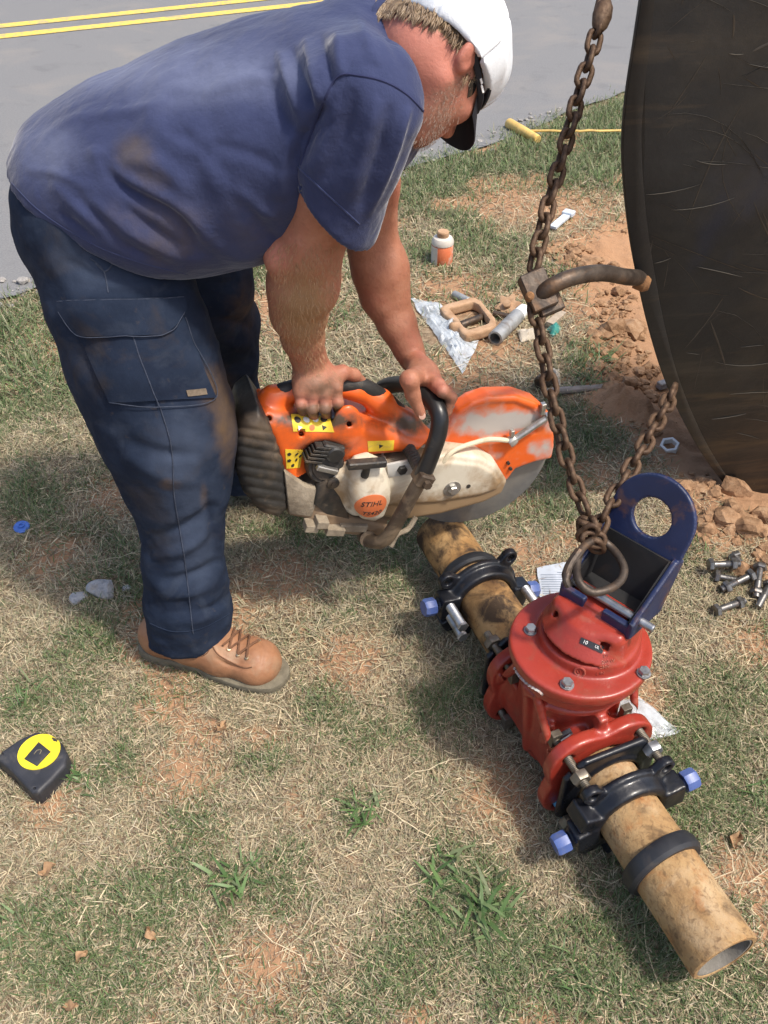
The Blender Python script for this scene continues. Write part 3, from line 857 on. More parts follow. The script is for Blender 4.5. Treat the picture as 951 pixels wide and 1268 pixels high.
fn_ = follower('follower_gland', 'black follower gland bolted flat against the near valve flange', .700, .714, 1, 1)
ff_ = follower('follower_gland', 'black follower gland bolted against the far valve flange', .398, .412, 1, -1)
k = 0
LAB = {(1, 45): 'steel stud with bright nut at upper right of near flange', (1, 135): 'steel stud with large nut above the near pipe', (1, 225): 'stud with pale blue end low on the near flange', (1, 315): 'stud low on the right side of near flange',
       (-1, 45): 'stud on the upper right of the far flange', (-1, 135): 'stud end standing proud above the far pipe', (-1, 225): 'stud with grey nut at lower left of far flange', (-1, 315): 'stud low on the right of far flange'}
for sg in (1, -1):
    for a in (45, 135, 225, 315):
        c_ = (.1085 * math.cos(math.radians(a)), .1085 * math.sin(math.radians(a)))
        s_in, s_out = VC + sg * .075, VC + sg * (.196 if a in (45, 135) else .185)
        root = thing('tee_bolt', LAB[(sg, a)], 'bolt', ps(s_out, *c_), 'bolts through the valve flanges')
        b = MB(); stud(b, min(s_in, s_out), max(s_in, s_out), c_); obj('threaded_shank', b, m_cyan if (sg, a) == (1, 225) else m_bolt, root)
        b = MB(); nb = VC + sg * .159
        hexhead(b, ps(nb, *c_), AX * sg, .0185, .0175); obj('nut', b, m_bolt if a != 45 else m_zinc, root)
        b = MB(); b.box(ps(VC + sg * .078, *c_), (.010, .017, .007), RP); obj('tee_head', b, m_bolt, root)
# --- wedge retainer glands with blue bolt caps
def retainer(label, s, wedge_ang, seed, extra=()):
    root = thing('retainer_gland', label, 'pipe gland', ps(s, 0, -.1))
    v = Vox(ps(s) - .165, ps(s) + .165, .0032)
    v.cyl(ps(s - .020), ps(s + .014), .0865, .080, rd=.006)
    v.cyl(ps(s - .026), ps(s - .012), .092, rd=.004, k=.004)
    for a in (45, 135, 225, 315):
        a = math.radians(a + seed); c_ = (math.cos(a), math.sin(a))
        n_ = RT * c_[0] + UP * c_[1]; v.cyl(ps(s - .029) + n_ * .109, ps(s - .011) + n_ * .109, .0185, rd=.003, k=.002); v.box(ps(s - .020) + n_ * .090, (.022, .0185, .009), np.stack((n_, np.cross(AX, n_), AX), 1), .003, .003)
    R_ = [(math.cos(math.radians(a)), math.sin(math.radians(a))) for a in wedge_ang]
    for c_ in R_:
        n_ = RT * c_[0] + UP * c_[1]; t_ = -RT * c_[1] + UP * c_[0]; Rw = np.stack((n_, t_, AX), 1)
        v.box(ps(s - .002) + n_ * .090, (.023, .029, .021), Rw, .003, .004)
        v.cyl(ps(s - .002) + n_ * .10, ps(s - .002) + n_ * .120, .016, rd=.003, k=.005)
    for a in extra:
        n_ = RT * math.cos(math.radians(a)) + UP * math.sin(math.radians(a)); Rw = np.stack((n_, np.cross(AX, n_), AX), 1); v.box(ps(s - .010) + n_ * .090, (.024, .017, .026), Rw, .003, .004)
    cut = ps(s)
    def slab(P): return np.abs((P - cut) @ AX + .018) - .012
    # flatten the lugs
    v.cyl(ps(s - .06), ps(s + .06), .0635, op='s', k=.002)
    for a in (45, 135, 225, 315):
        a = math.radians(a + seed); v.cyl(ps(s - .07, .109 * math.cos(a), .109 * math.sin(a)), ps(s + .07, .109 * math.cos(a), .109 * math.sin(a)), .0098, op='s', k=.001)
    v.op(lambda P: np.abs((P - cut) @ AX + .008) - .031, v.lo, v.lo + v.n * v.h, 0, 'i')
    obj('gland_ring', v.mesh(1), m_black, root, deg=50)
    for c_ in R_:
        n_ = RT * c_[0] + UP * c_[1]; p = ps(s - .002) + n_ * .119
        b = MB(); b.lathe([(.0085, -.004), (.0085, .008)], p, frame(n_), 16); b.lathe([(.0195, 0), (.0205, .003), (.0205, .022), (.018, .027)], p + n_ * .003, frame(n_), 8); cap_ = obj('bolt_cap', b, m_blue, root)
    return root
retainer('black wedge retainer gland with blue caps on the near pipe', .778, (8, 190), 0, (160, 215, 262))
rf = retainer('black wedge retainer gland with blue caps on the far pipe', .205, (172, -14), 6, (205, 240))
for k, (dr, du) in enumerate(((-.092, .024), (-.090, -.010), (.098, .004))):      # bright shanks left in the far gland
    root = thing('loose_stud', ('upper bright zinc stud left of the far pipe', 'lower bright zinc stud left of the far pipe', 'bright zinc stud right of the far pipe')[k], 'bolt', ps(.24, dr, du), 'loose zinc studs by the far gland')
    b = MB(); stud(b, .222, .285, (dr, du), .0105); obj('threaded_shank', b, m_zinc, root)
    b = MB(); hexhead(b, ps(.284, dr, du), AX, .0135, .006); obj('nut', b, m_zinc, root)
def gasket(label, s, tilt, w=.016):
    ax2 = unit(AX + RT * tilt); R = np.stack((unit(np.cross(UP, ax2)), np.cross(ax2, unit(np.cross(UP, ax2))), ax2), 1)
    b = MB(); b.lathe([(.0618, -w), (.0705, -w), (.0745, -w * .4), (.0745, w * .6), (.069, w), (.0618, w)], ps(s), R, 64, close=True)
    o = obj('rubber_gasket', b, m_rubber); o.location = (0, 0, 0); return tag(o, label, 'gasket', 'rubber gaskets on the pipes')
gasket('black rubber gasket ring near the open pipe end', .885, .05)
gasket('black rubber gasket ring behind the far gland', .142, -.05, .013)

# --- blue lifting bracket with its pin
m_navy = mat('scuffed_navy_paint', [(.006, .012, .045), (.009, .017, .062), (.014, .025, .082)], 9, rough=(.32, .55), bump=[(80, .15, .002), (300, .1, .001)], dirt=[((.12, .055, .03), 17, .59, .9), ((.16, .17, .21), 8, .66, .5)], wear=((.30, .32, .36), .53, .6, .7))
br = thing('lifting_bracket', 'navy blue steel lifting bracket with round eye, pinned on top of the red valve', 'lifting bracket', bc + UP * .25)
BZ = HZ + .312
bA = at_z(696, 735, BZ); bB = bA + BR * .140
LEAN = unit(UP + BB * .34)
Rt = np.stack((BR, LEAN, np.cross(BR, LEAN)), 1)
bt = bA + BB * .088                                     # foot of the tongue, left end
tw = .070; hc = .150
poly = [(-.001, .0), (.141, .0)] + [(tw + .078 * math.cos(a), hc + .078 * math.sin(a)) for a in np.linspace(0.0, math.pi, 28)]
v = Vox(bA + np.array((-.06, -.20, -.03)), bA + np.array((.30, .30, .30)), .0026)
v.prism(poly, bt, Rt, -.0055, .0055, rd=.002)
hole = bt + Rt @ np.array((tw, hc, 0)); nT = Rt[:, 2]
v.cyl(hole - nT * .03, hole + nT * .03, .0355, op='s', k=.001)
# side plates: low at the front, rising to the tongue
Rs = np.stack((BB, UP, np.cross(BB, UP)), 1)
for e in (bA, bB):
    v.prism([(-.004, -.006), (.100, -.016), (.140, .085), (.108, .102), (-.004, .030)], e, Rs, -.005, .005, rd=.002)
v.box(bA + BR * .022 + BB * .004 + UP * .004, (.024, .006, .016), RB, .002)      # turned-in front lips
v.box(bB - BR * .028 + BB * .004 + UP * .004, (.030, .006, .016), RB, .002)
obj('bracket_plate', v.mesh(1), m_navy, br, deg=40)
b = MB(); pa = bA - BR * .006 + BB * .022 + UP * .022; pb = bB + BR * .03 + BB * .022 + UP * .022
b.tube([pa, pa + BR * .004, pb - BR * .002, pb], [.006, .0075, .0075, .006], 16); obj('pin', b, m_zinc, br)
# near-black panels added inside the bracket, their colour painting in its shade
m_inner_shade = mat('painted_shade_black', [(.004, .004, .005), (.009, .009, .010)], 20, rough=.7, dirt=((.03, .02, .014), 20, .6, .6))
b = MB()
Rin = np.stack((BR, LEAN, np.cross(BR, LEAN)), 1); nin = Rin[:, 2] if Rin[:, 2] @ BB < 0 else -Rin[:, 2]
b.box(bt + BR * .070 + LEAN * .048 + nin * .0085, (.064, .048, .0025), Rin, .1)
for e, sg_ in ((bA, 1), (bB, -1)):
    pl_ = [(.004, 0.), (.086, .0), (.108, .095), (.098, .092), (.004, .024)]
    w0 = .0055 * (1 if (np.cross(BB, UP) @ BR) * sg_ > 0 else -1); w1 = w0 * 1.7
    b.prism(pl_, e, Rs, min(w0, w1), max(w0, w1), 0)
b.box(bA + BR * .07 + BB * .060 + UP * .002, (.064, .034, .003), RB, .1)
obj('bracket_shade_liner', b, m_inner_shade, br, deg=40)
# ================================================================== CUT-OFF SAW
SO = at_z(590, 572, .343); SU = np.array((.955, .297, 0.)); SN = np.array((.297, -.955, 0.))
RS = np.stack((SU, UP, SN), 1)                      # forward, up, towards the viewer
def sp(px, py, w=0.):
    p = at_plane(px, py, SO + SN * w, SN) - SO
    return np.array((p @ SU, p[2]))
def sw(px, py, w=0.): return at_plane(px, py, SO + SN * w, SN)
def sl(a, z, w=0.): return SO + SU * a + UP * z + SN * w
def so(pts, w): return [sp(x, y, w) for x, y in pts]
m_orange = mat('orange_plastic', [(.66, .098, .012), (.74, .120, .016), (.77, .138, .022)], 10, rough=(.30, .5), bump=[(60, .12, .002), (400, .06, .0006)], dirt=[((.50, .24, .12), 6, .62, .4), ((.22, .12, .07), 24, .68, .5)], coat=.2, stain=[('worn', (.46, .42, .38), 40), ('grime', (.10, .065, .045), 60)])
m_cream = mat('cream_painted_metal', [(.56, .50, .39), (.64, .58, .46), (.68, .63, .52)], 12, rough=(.35, .6), bump=[(80, .12, .002)], dirt=[((.40, .27, .15), 9, .56, .75), ((.16, .11, .07), 22, .64, .7)], stain=[('grime', (.28, .185, .10), 50)], spec=.5)
m_silver = mat('grey_cast_cover', [(.40, .39, .37), (.52, .51, .48)], 14, rough=(.4, .6), bump=(120, .2, .002), dirt=((.25, .18, .11), 12, .55, .7))
m_gplas = mat('dusty_black_plastic', [(.015, .015, .015), (.035, .032, .028)], 12, rough=(.4, .7), bump=[(60, .25, .003), (240, .2, .001)], dirt=[((.12, .085, .055), 8, .55, .75), ((.20, .15, .10), 30, .64, .6)])
m_grip = mat('black_grip', [(.008, .008, .009), (.018, .018, .018)], 16, rough=(.28, .45), bump=(160, .2, .001), dirt=((.14, .10, .065), 14, .64, .6))
m_mud = mat('muddy_housing', [(.11, .085, .06), (.23, .185, .13), (.34, .285, .21)], 20, rough=.85, bump=[(50, .5, .005), (200, .4, .002)])
m_disc = mat('abrasive_blade', [(.15, .15, .148), (.20, .198, .19)], 60, rough=.6, metal=.3, bump=(400, .35, .001), dirt=((.27, .25, .21), 5, .55, .5))
m_yel2 = mat('yellow_sticker', [(.74, .50, .03), (.78, .56, .05)], 40, rough=.5, dirt=((.45, .30, .12), 60, .62, .6))
m_hose = mat('cream_hose', [(.60, .52, .36), (.66, .58, .42)], 30, rough=.5, dirt=((.34, .24, .14), 30, .6, .6))
m_tube = mat('handle_tube', [(.05, .035, .025), (.12, .085, .055)], 20, rough=.6, metal=.3, bump=(120, .3, .002), dirt=((.30, .22, .14), 12, .54, .8))
m_chrome = mat('steel_fitting', [(.34, .33, .31), (.52, .51, .48)], 30, rough=(.3, .5), metal=.8, dirt=((.25, .19, .12), 40, .6, .6))
saw = thing('cut_off_saw', 'orange and white petrol cut off saw held over the pipe', 'saw', sl(-.25, -.08, 0))
H = .0034
def svox(a0, a1, z0, z1, w0, w1, h=H):
    P = np.array([sl(a, z, w) for a in (a0, a1) for z in (z0, z1) for w in (w0, w1)]); return Vox(P.min(0), P.max(0), h)
# orange shell with the rear handle
v = svox(-.54, -.06, .10, .33, -.09, .09)
v.prism(so([(316, 520), (332, 512), (362, 516), (392, 526), (440, 522), (492, 536), (530, 552), (518, 562), (470, 566), (430, 574), (412, 604), (384, 606), (352, 612), (346, 580), (332, 545)], .05), SO, RS, -.058, .055, rd=.026)
hp = [sw(330, 506, .0), sw(338, 492, .0), sw(366, 484, 0.), sw(405, 481, 0.), (sw(440, 483, 0.)), sw(470, 497, 0.), sw(500, 522, .0), sw(532, 546, .01)]
v.chain(hp, [.026, .021, .0175, .0165, .018, .024, .027, .018], .018)
v.ell(sw(397, 507, .045), (.062, .016, .034), RS, k=.014, op='s')
v.cap(sw(372, 509, .05), sw(424, 505, .05), .013, .013, .012, op='s')
v.ell(sw(430, 525, .052), (.03, .045, .012), RS, k=.02)
for q in ((333, 518), (373, 537), (432, 525)): v.cyl(sw(*q, .03), sw(*q, .075), .0055, op='s', k=.003)
v.ell(sw(396, 573, .06), (.052, .048, .03), RS, k=.012, op='s')       # hollow for the fuel cap
OV, OF = v.mesh(1)
me = sharp(make_mesh('housing', OV, OF), 70)
px = to_px(OV)
def blob(px, c, r): return np.exp(-((px[:, 0] - c[0]) ** 2 / r[0] ** 2 + (px[:, 1] - c[1]) ** 2 / r[1] ** 2))
attr(me, 'worn', np.zeros(len(OV)))
attr(me, 'grime', np.clip(.85 * blob(px, (392, 520), (55, 12)) + .7 * blob(px, (505, 525), (26, 14)) + .5 * blob(px, (400, 555), (40, 14)), 0, 1))
obj('housing', me, m_orange, saw)
ot = bvh(OV, OF)
b = MB(); hq = spline([sw(334, 497, .0), sw(350, 487, 0), sw(380, 481, 0.), sw(410, 479, 0.), sw(442, 480, 0.), sw(470, 493, 0.), sw(500, 517, 0), sw(524, 538, .005)], 6) + UP * .006
b.tube(hq, [.014 + .0045 * math.sin(math.pi * i / (len(hq) - 1)) for i in range(len(hq))], 14); obj('rear_grip', b, m_gplas, saw)
# air filter housing at the rear
v = svox(-.60, -.36, -.02, .32, -.10, .11)
v.prism(so([(291, 580), (292, 548), (303, 517), (320, 503), (335, 524), (350, 570), (357, 628), (345, 640), (322, 634), (301, 610)], .055), SO, RS, -.085, .075, rd=.03)
FV, FF = v.mesh(2)
FN = vnormals(FV, FF); px = to_px(FV)
for k in range(9):
    y = 528 + k * 12
    FV = FV + FN * emboss(FV, FN, px, [(280, y - 4), (312, y + 4), (352, y + 10)], -.0022, 2.6, taper=False)[:, None]
for ln in ([(320, 512), (336, 540), (350, 585), (353, 630)],): FV = FV + FN * emboss(FV, FN, px, ln, .004, 4.)[:, None]
obj('filter_housing', (FV, FF), m_gplas, saw, deg=60)
# crankcase and tank below
v = svox(-.48, -.05, -.09, .20, -.08, .10)
v.prism(so([(350, 584), (380, 604), (420, 580), (470, 572), (556, 562), (562, 602), (500, 642), (462, 650), (420, 648), (392, 640), (356, 636)], .05), SO, RS, -.06, .055, rd=.016)
v.prism(so([(356, 606), (388, 612), (410, 600), (400, 632), (386, 642), (357, 636)], .06), SO, RS, .02, .068, rd=.008, k=.008)
v.prism(so([(396, 628), (452, 640), (480, 648), (470, 660), (430, 658), (378, 650), (384, 640)], .06), SO, RS, -.05, .075, rd=.008, k=.006)
CV, CF = v.mesh(1); CN = vnormals(CV, CF); px = to_px(CV)
CV = CV + CN * (.0012 * fbm(CV, 70, 3, 4))[:, None]
me = sharp(make_mesh('crankcase', CV, CF), 60)
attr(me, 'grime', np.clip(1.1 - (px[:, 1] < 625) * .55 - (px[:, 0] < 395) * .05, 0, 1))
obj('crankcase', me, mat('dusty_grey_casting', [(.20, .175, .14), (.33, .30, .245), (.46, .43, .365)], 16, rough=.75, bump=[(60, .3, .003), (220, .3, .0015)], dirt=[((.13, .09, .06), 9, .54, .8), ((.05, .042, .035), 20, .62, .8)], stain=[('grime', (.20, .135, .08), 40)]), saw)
b = MB(); b.prism(so([(392, 600), (404, 592), (420, 612), (432, 640), (404, 634), (388, 622)], .066), SO, RS, .052, .0745, .002); obj('gap_shade_wedge', b, m_gplas, saw)  # added black wedge; its colour stands in for shade in the crankcase gap
b = MB(); b.prism(so([(352, 584), (378, 602), (398, 606), (386, 640), (358, 636)], .068), SO, RS, .05, .0705, .004); obj('fuel_tank', b, m_mud, saw)
b = MB()
for (x0, y0, x1, y1, w) in ((378, 646, 392, 655, .08), (392, 640, 404, 652, .085), (404, 650, 424, 660, .08), (420, 645, 452, 655, .07)):
    p0, p1 = sw(x0, y0, w), sw(x1, y1, w); b.box((p0 + p1) / 2, (abs((p1 - p0) @ SU) / 2 + .003, .009, .014), RS @ np.array(Matrix.Rotation(-.3, 3, 'Z')))
obj('skid', b, m_mud, saw)
# starter cover with badge
v = svox(-.40, -.16, -.02, .18, .01, .15, .0028)
v.prism(so([(400, 592), (418, 580), (440, 574), (470, 580), (478, 640), (440, 640), (412, 622)], .06), SO, RS, .03, .074, rd=.014)
v.prism(so([(434, 590), (444, 578), (462, 573), (478, 580), (485, 600), (486, 622), (478, 642), (464, 649), (448, 646), (438, 632), (432, 612)], .105), SO, RS, .05, .112, rd=.026, k=.016)
v.ell(sw(459, 612, .10), (.040, .055, .022), RS, k=.01)
SV, SF = v.mesh(2); px = to_px(SV)
me = sharp(make_mesh('starter_cover', SV, SF), 60); attr(me, 'grime', np.clip(.5 * blob(px, (455, 652), (30, 12)) + .8 * blob(px, (418, 615), (14, 14)), 0, 1))
obj('starter_cover', me, m_cream, saw)
st_ = bvh(SV, SF)
def surf_disc(tree, px, r, m, name, parent, off=.0008, th=.0012, seg=28, sq=1.0):
    p, n = hit(tree, *px)
    R = frame(n, SU); V = []; W = []
    for rr in np.linspace(0, 1, 5)[1:]:
        for a in np.arange(seg) * 2 * math.pi / seg:
            q = p + R[:, 0] * r * rr * math.cos(a) + R[:, 1] * r * sq * rr * math.sin(a)
            h = tree.ray_cast(Vector(q + n * .03), Vector(-n), .07); h0 = np.array(h[0]) if h[0] is not None else q
            V.append(h0 + n * (off + th)); W.append(h0 + n * off)
    c = p + n * (off + th); V2 = np.array([c] + V + W[-seg:]); F = [(0, 1 + i, 1 + (i + 1) % seg) for i in range(seg)]
    for k in range(3):
        for i in range(seg): F.append((1 + k * seg + i, 1 + (k + 1) * seg + i, 1 + (k + 1) * seg + (i + 1) % seg, 1 + k * seg + (i + 1) % seg))
    for i in range(seg): F.append((1 + 3 * seg + i, 1 + 4 * seg + i, 1 + 4 * seg + (i + 1) % seg, 1 + 3 * seg + (i + 1) % seg))
    return obj(name, MB().add(V2, F), m, parent)
m_badge = mat('orange_badge', [(.62, .15, .05), (.68, .19, .07)], 20, rough=.5, dirt=((.5, .36, .24), 50, .62, .6))
m_ink = mat('dark_print', [(.02, .018, .016), (.03, .028, .025)], 20, rough=.6)
bd = surf_disc(st_, (460, 628), .034, m_badge, 'badge', saw)
decal_text(st_, 'STIHL', (460, 624), .0185, m_ink, bd, 6, off=.0022, shear=.25)
decal_text(st_, 'TS420', (460, 635), .0165, m_ink, bd, 6, off=.0022, shear=.2)
b = MB(); c_ = sw(454, 574, .115)
b.box(c_, (.040, .008, .010), RS @ np.array(Matrix.Rotation(-.14, 3, 'Z')), .3); b.tube([c_, c_ - UP * .016, c_ - UP * .034 - SU * .003 - SN * .006], [.010, .007, .009], 12)
obj('starter_grip', b, m_gplas, saw)
for q, w in (((412, 597), .072),):
    b = MB(); p = sw(*q, w); b.lathe([(.013, 0), (.013, .006), (.010, .008)], p, frame(SN), 20); b.lathe([(.006, .007), (.006, .012)], p, frame(SN), 6); obj('cover_screw', b, m_gplas, saw)
# fuel cap with its fins
b = MB(); p = sw(400, 572, .035)
b.lathe([(.040, -.01), (.040, .020), (.036, .026), (.030, .026), (.028, .030), (.010, .031)], p, frame(SN + UP * .25), 28); fc = obj('fuel_cap', b, m_gplas, saw)
b = MB()
b.box(p + SN * .036 + UP * .008, (.024, .006, .006), RS @ np.array(Matrix.Rotation(-.5, 3, 'Z')), .3); obj('cap_grip', b, m_chrome, fc)
b = MB()
for k in range(5): b.box(sw(386 + k * 3.4, 567 - k * 4.2, .055), (.018, .0026, .016), RS @ np.array(Matrix.Rotation(-.35, 3, 'Z')), .2)
b.lathe([(.019, -.012), (.019, .012), (.015, .016)], sw(414, 559, .058), frame(SN), 20); b.box(sw(411, 557, .06), (.023, .015, .010), RS @ np.array(Matrix.Rotation(-.4, 3, 'Z')), .3)
obj('cooling_fins', b, m_gplas, saw)
# belt guard arm
v = svox(-.36, .12, -.10, .10, .0, .10, .0030)
v.prism(so([(466, 592), (490, 572), (560, 563), (596, 567), (618, 579), (629, 597), (622, 612), (600, 623), (545, 638), (500, 645), (466, 640)], .075), SO, RS, .018, .076, rd=.011)
v.prism(so([(470, 596), (492, 578), (560, 571), (594, 575), (612, 585), (619, 598), (614, 606), (594, 613), (540, 622), (468, 626)], .078), SO, RS, .06, .081, rd=.006, k=.004)
AV, AF = v.mesh(2); px = to_px(AV); me = sharp(make_mesh('belt_guard', AV, AF), 60)
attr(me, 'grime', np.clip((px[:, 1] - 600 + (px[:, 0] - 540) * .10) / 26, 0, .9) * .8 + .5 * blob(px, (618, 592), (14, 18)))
obj('belt_guard', me, m_cream, saw); at_ = bvh(AV, AF)
for q, r in (((560, 605), .0115), ((497, 580), .011)):
    p, n = hit(at_, *q)
    b = MB(); b.lathe([(r * 1.7, 0), (r * 1.7, .002)], p, frame(SN), 24); hexhead(b, p + SN * .002, SN, r, .009); obj('guard_nut', b, m_chrome if q[0] > 520 else m_gplas, saw)
p, n = hit(at_, 580, 602); b = MB(); b.lathe([(.005, -.001), (.005, .0012), (.003, .0016)], p, frame(SN), 14); obj('guard_screw', b, m_gplas, saw)
pl = so([(478, 574), (520, 566), (522, 584), (480, 590)], .078)
b = MB(); b.prism(pl, SO, RS, .076, .083, .002); obj('grey_plate', b, m_silver, saw)
# blade and guard
b = MB(); b.lathe([(.012, -.0022), (.176, -.0022), (.178, -.001), (.178, .001), (.176, .0022), (.012, .0022)], sl(0, -.0, 0), frame(SN), 96); obj('blade', b, m_disc, saw)
b = MB(); b.lathe([(.001, -.012), (.045, -.012), (.045, .010), (.020, .014), (.001, .014)], sl(0, 0, 0), frame(SN), 32); obj('blade_flange', b, m_chrome, saw)
v = svox(-.24, .21, -.05, .25, -.05, .05, .003)
ol = so([(540, 575), (545, 548), (552, 530), (568, 508), (584, 497), (605, 490), (640, 489), (664, 497), (680, 511), (686, 532), (686, 552), (683, 567), (660, 572), (638, 580), (626, 596), (600, 606), (560, 600)], .02)
v.prism(ol, SO, RS, -.022, .026, rd=.010)
ol2 = so([(550, 562), (556, 540), (566, 522), (582, 507), (606, 500), (638, 499), (658, 507), (668, 520), (664, 536), (600, 543)], .026)
v.prism(ol2, SO, RS, .022, .05, rd=.004, k=.006, op='s')
v.op(lambda P: np.sqrt(((P - SO) @ SU) ** 2 + (P - SO)[..., 2] ** 2) - .1805 + 1e3 * (np.abs((P - SO) @ SN) > .013) + 1e3 * ((P - SO)[..., 2] > .09), sl(-.2, -.2, -.05), sl(.2, .12, .05), 0, 's')
GV, GF = v.mesh(2); px = to_px(GV); me = sharp(make_mesh('blade_guard', GV, GF), 60)
wn = .9 * blob(px, (604, 524), (40, 15)) + .8 * blob(px, (650, 520), (26, 9)) + .4 * blob(px, (664, 556), (16, 10)) + .4 * blob(px, (612, 563), (14, 7)) + .25 * blob(px, (680, 545), (8, 30))
wn = wn * (1 - .9 * blob(px, (655, 540), (30, 5))) + .16 * vnoise(GV, 60, 3)
attr(me, 'worn', np.clip(wn, 0, 1)); attr(me, 'grime', .5 * blob(px, (560, 590), (30, 20)))
obj('blade_guard', me, m_orange, saw)
b = MB(); b.tube(spline([sw(540, 592, .07), sw(549, 572, .075), sw(562, 558, .07), sw(585, 549, .055), sw(608, 544, .042), sw(634, 546, .038)], 6), .0055, 10); obj('water_hose', b, m_hose, saw)
b = MB(); a0, a1 = sw(634, 546, .038), sw(680, 515, .034)
b.tube([a0, a0 * .3 + a1 * .7, a1], [.008, .008, .0075], 10); b.lathe([(.012, -.008), (.013, 0), (.010, .010)], a0, frame(a1 - a0), 8); b.box(sw(634, 536, .038), (.004, .008, .006), RS); b.box(a1, (.010, .006, .008), RS); b.box(sw(672, 506, .03), (.005, .014, .006), RS)
obj('water_nozzle', b, m_chrome, saw)
for q in ((629, 573), (632, 580)):
    b = MB(); b.lathe([(.004, -.02), (.004, .004)], sw(*q, .028), frame(SN), 10); obj('guard_rivet', b, m_gplas, saw)
# front handle loop
hb = [(452, 664, .07), (462, 671, .10), (478, 667, .125), (495, 640, .135), (510, 613, .138), (523, 589, .138), (535, 560, .133), (543, 535, .125), (544, 514, .112), (536, 498, .085), (522, 486, .045), (505, 477, -.01), (490, 476, -.055), (475, 480, -.09), (468, 490, -.105), (467, 505, -.11)]
hw = [sw(*q) for q in hb]; hs = spline(hw, 6); cut = 5 * 6
b = MB(); b.tube(hs[:cut + 3], .0155, 14); obj('handle_tube', b, m_tube, saw)
b = MB(); b.tube(hs[cut:], .0178, 16); obj('front_grip', b, m_grip, saw)
b = MB(); p = hw[5]; b.box(p + SN * .004, (.017, .016, .022), RS @ np.array(Matrix.Rotation(-.5, 3, 'Z')), .25); b.lathe([(.009, 0), (.009, .012)], p + SN * .024, frame(SN), 6); obj('handle_clamp', b, m_tube, saw)
st2 = spline([sw(506, 556, .05), sw(512, 566, .08), sw(518, 578, .11), hw[5]], 8)
b = MB(); b.tube(st2, [.0125 + (.0018 if i % 2 else 0) for i in range(len(st2))], 12); obj('handle_strut', b, m_gplas, saw)
b = MB(); b.tube([sw(455, 655, .02), sw(452, 662, .06), sw(456, 668, .09)], .019, 12); obj('handle_mount', b, m_tube, saw)
b = MB(); b.tube(spline([sw(515, 640, .10), sw(505, 655, .11), sw(492, 662, .115), sw(484, 676, .12)], 5), .006, 8); obj('mud_strip', b, m_mud, saw)
# stickers
s1 = obj('warning_sticker', patch(ot, ((360, 513), (408, 515), (414, 535), (363, 534)), 10, 6, .0006, .0006), m_yel2, saw)
for i, x in enumerate((368, 379, 390, 401)): surf_disc(ot, (x, 520), .0072, m_white if i % 3 else m_ink, 'warning_symbol', s1, .0016, .0004, 10)
for i, x in enumerate((370, 385, 400)): surf_disc(ot, (x + 1, 529.5), .0062, (m_white, m_badge, m_ink)[i], 'warning_symbol', s1, .0016, .0004, 3 if i != 1 else 10)
s2 = obj('warning_sticker', patch(ot, ((455, 546), (488, 545), (487, 557), (456, 559)), 8, 4, .0006, .0006), m_yel2, saw)
surf_disc(ot, (471, 552), .006, m_ink, 'warning_symbol', s2, .0016, .0004, 3)
s3 = obj('warning_sticker', patch(ot, ((353, 556), (375, 557), (371, 579), (355, 580)), 6, 6, .0006, .0006), m_yel2, saw)
for q in ((358, 562), (367, 562), (358, 570), (366, 569), (362, 576), (371, 564)): surf_disc(ot, q, .0045, m_ink, 'warning_symbol', s3, .0016, .0004, 5)
# ================================================================== THE WORKMAN
def lerp(a, b, t): return np.asarray(a) * (1 - t) + np.asarray(b) * t
m_skin = mat('sunburnt_skin', [(.30, .120, .068), (.355, .150, .088), (.405, .185, .113)], 26, rough=(.48, .66), bump=[(45, .25, .004), (150, .45, .002), (420, .3, .0008)], dirt=[((.36, .115, .072), 12, .56, .6), ((.21, .085, .05), 90, .60, .5), ((.44, .24, .165), 60, .64, .4), ((.24, .13, .08), 34, .66, .5)], stain=[('red', (.44, .165, .115), 30), ('hair', (.30, .17, .085), 160), ('beard', (.27, .155, .11), 260), ('dusty', (.17, .095, .06), 60)], sss=.06, spec=.4)
m_nail = mat('fingernail', [(.55, .33, .25), (.62, .40, .31)], 40, rough=.35)
m_shirt = mat('navy_cotton_jersey', [(.029, .036, .084), (.035, .044, .100), (.044, .054, .117)], 7, rough=.92, sheen=.25, bump=[(15, .40, .012), (40, .25, .004), (900, .3, .0006)], stain=[('mud', (.080, .066, .068), 18), ('faded', (.110, .126, .205), 10)], spec=.15)
m_trou = mat('navy_work_twill', [(.010, .015, .030), (.014, .022, .042), (.022, .032, .057)], 12, rough=.9, bump=[(20, .3, .006), (55, .3, .003), (800, .3, .0006)], dirt=[((.040, .050, .072), 16, .58, .45), ((.050, .038, .028), 7, .60, .55), ((.085, .065, .048), 38, .70, .6)], stain=[('mud', (.105, .068, .042), 20), ('faded', (.042, .056, .090), 14)], spec=.15)
m_thread = mat('seam_thread', [(.022, .030, .050), (.050, .062, .095)], 90, rough=.9)
m_boot = mat('tan_leather', [(.235, .105, .050), (.30, .140, .068), (.355, .18, .092)], 16, rough=(.5, .75), bump=[(50, .25, .003), (260, .3, .001)], dirt=[((.30, .22, .14), 12, .60, .5), ((.20, .08, .035), 18, .64, .5)])
m_sole = mat('dirty_rubber_sole', [(.10, .085, .058), (.19, .165, .115)], 30, rough=.9, bump=(120, .4, .002))
m_lace = mat('brown_lace', [(.10, .045, .022), (.17, .08, .04)], 60, rough=.9)
m_brass = mat('brass_eyelet', [(.55, .42, .24), (.68, .56, .36)], 40, rough=.3, metal=.9)
m_hair = mat('light_brown_hair', [(.085, .052, .028), (.17, .110, .060), (.30, .215, .125)], 60, rough=.5, spec=.5, stretch=None)
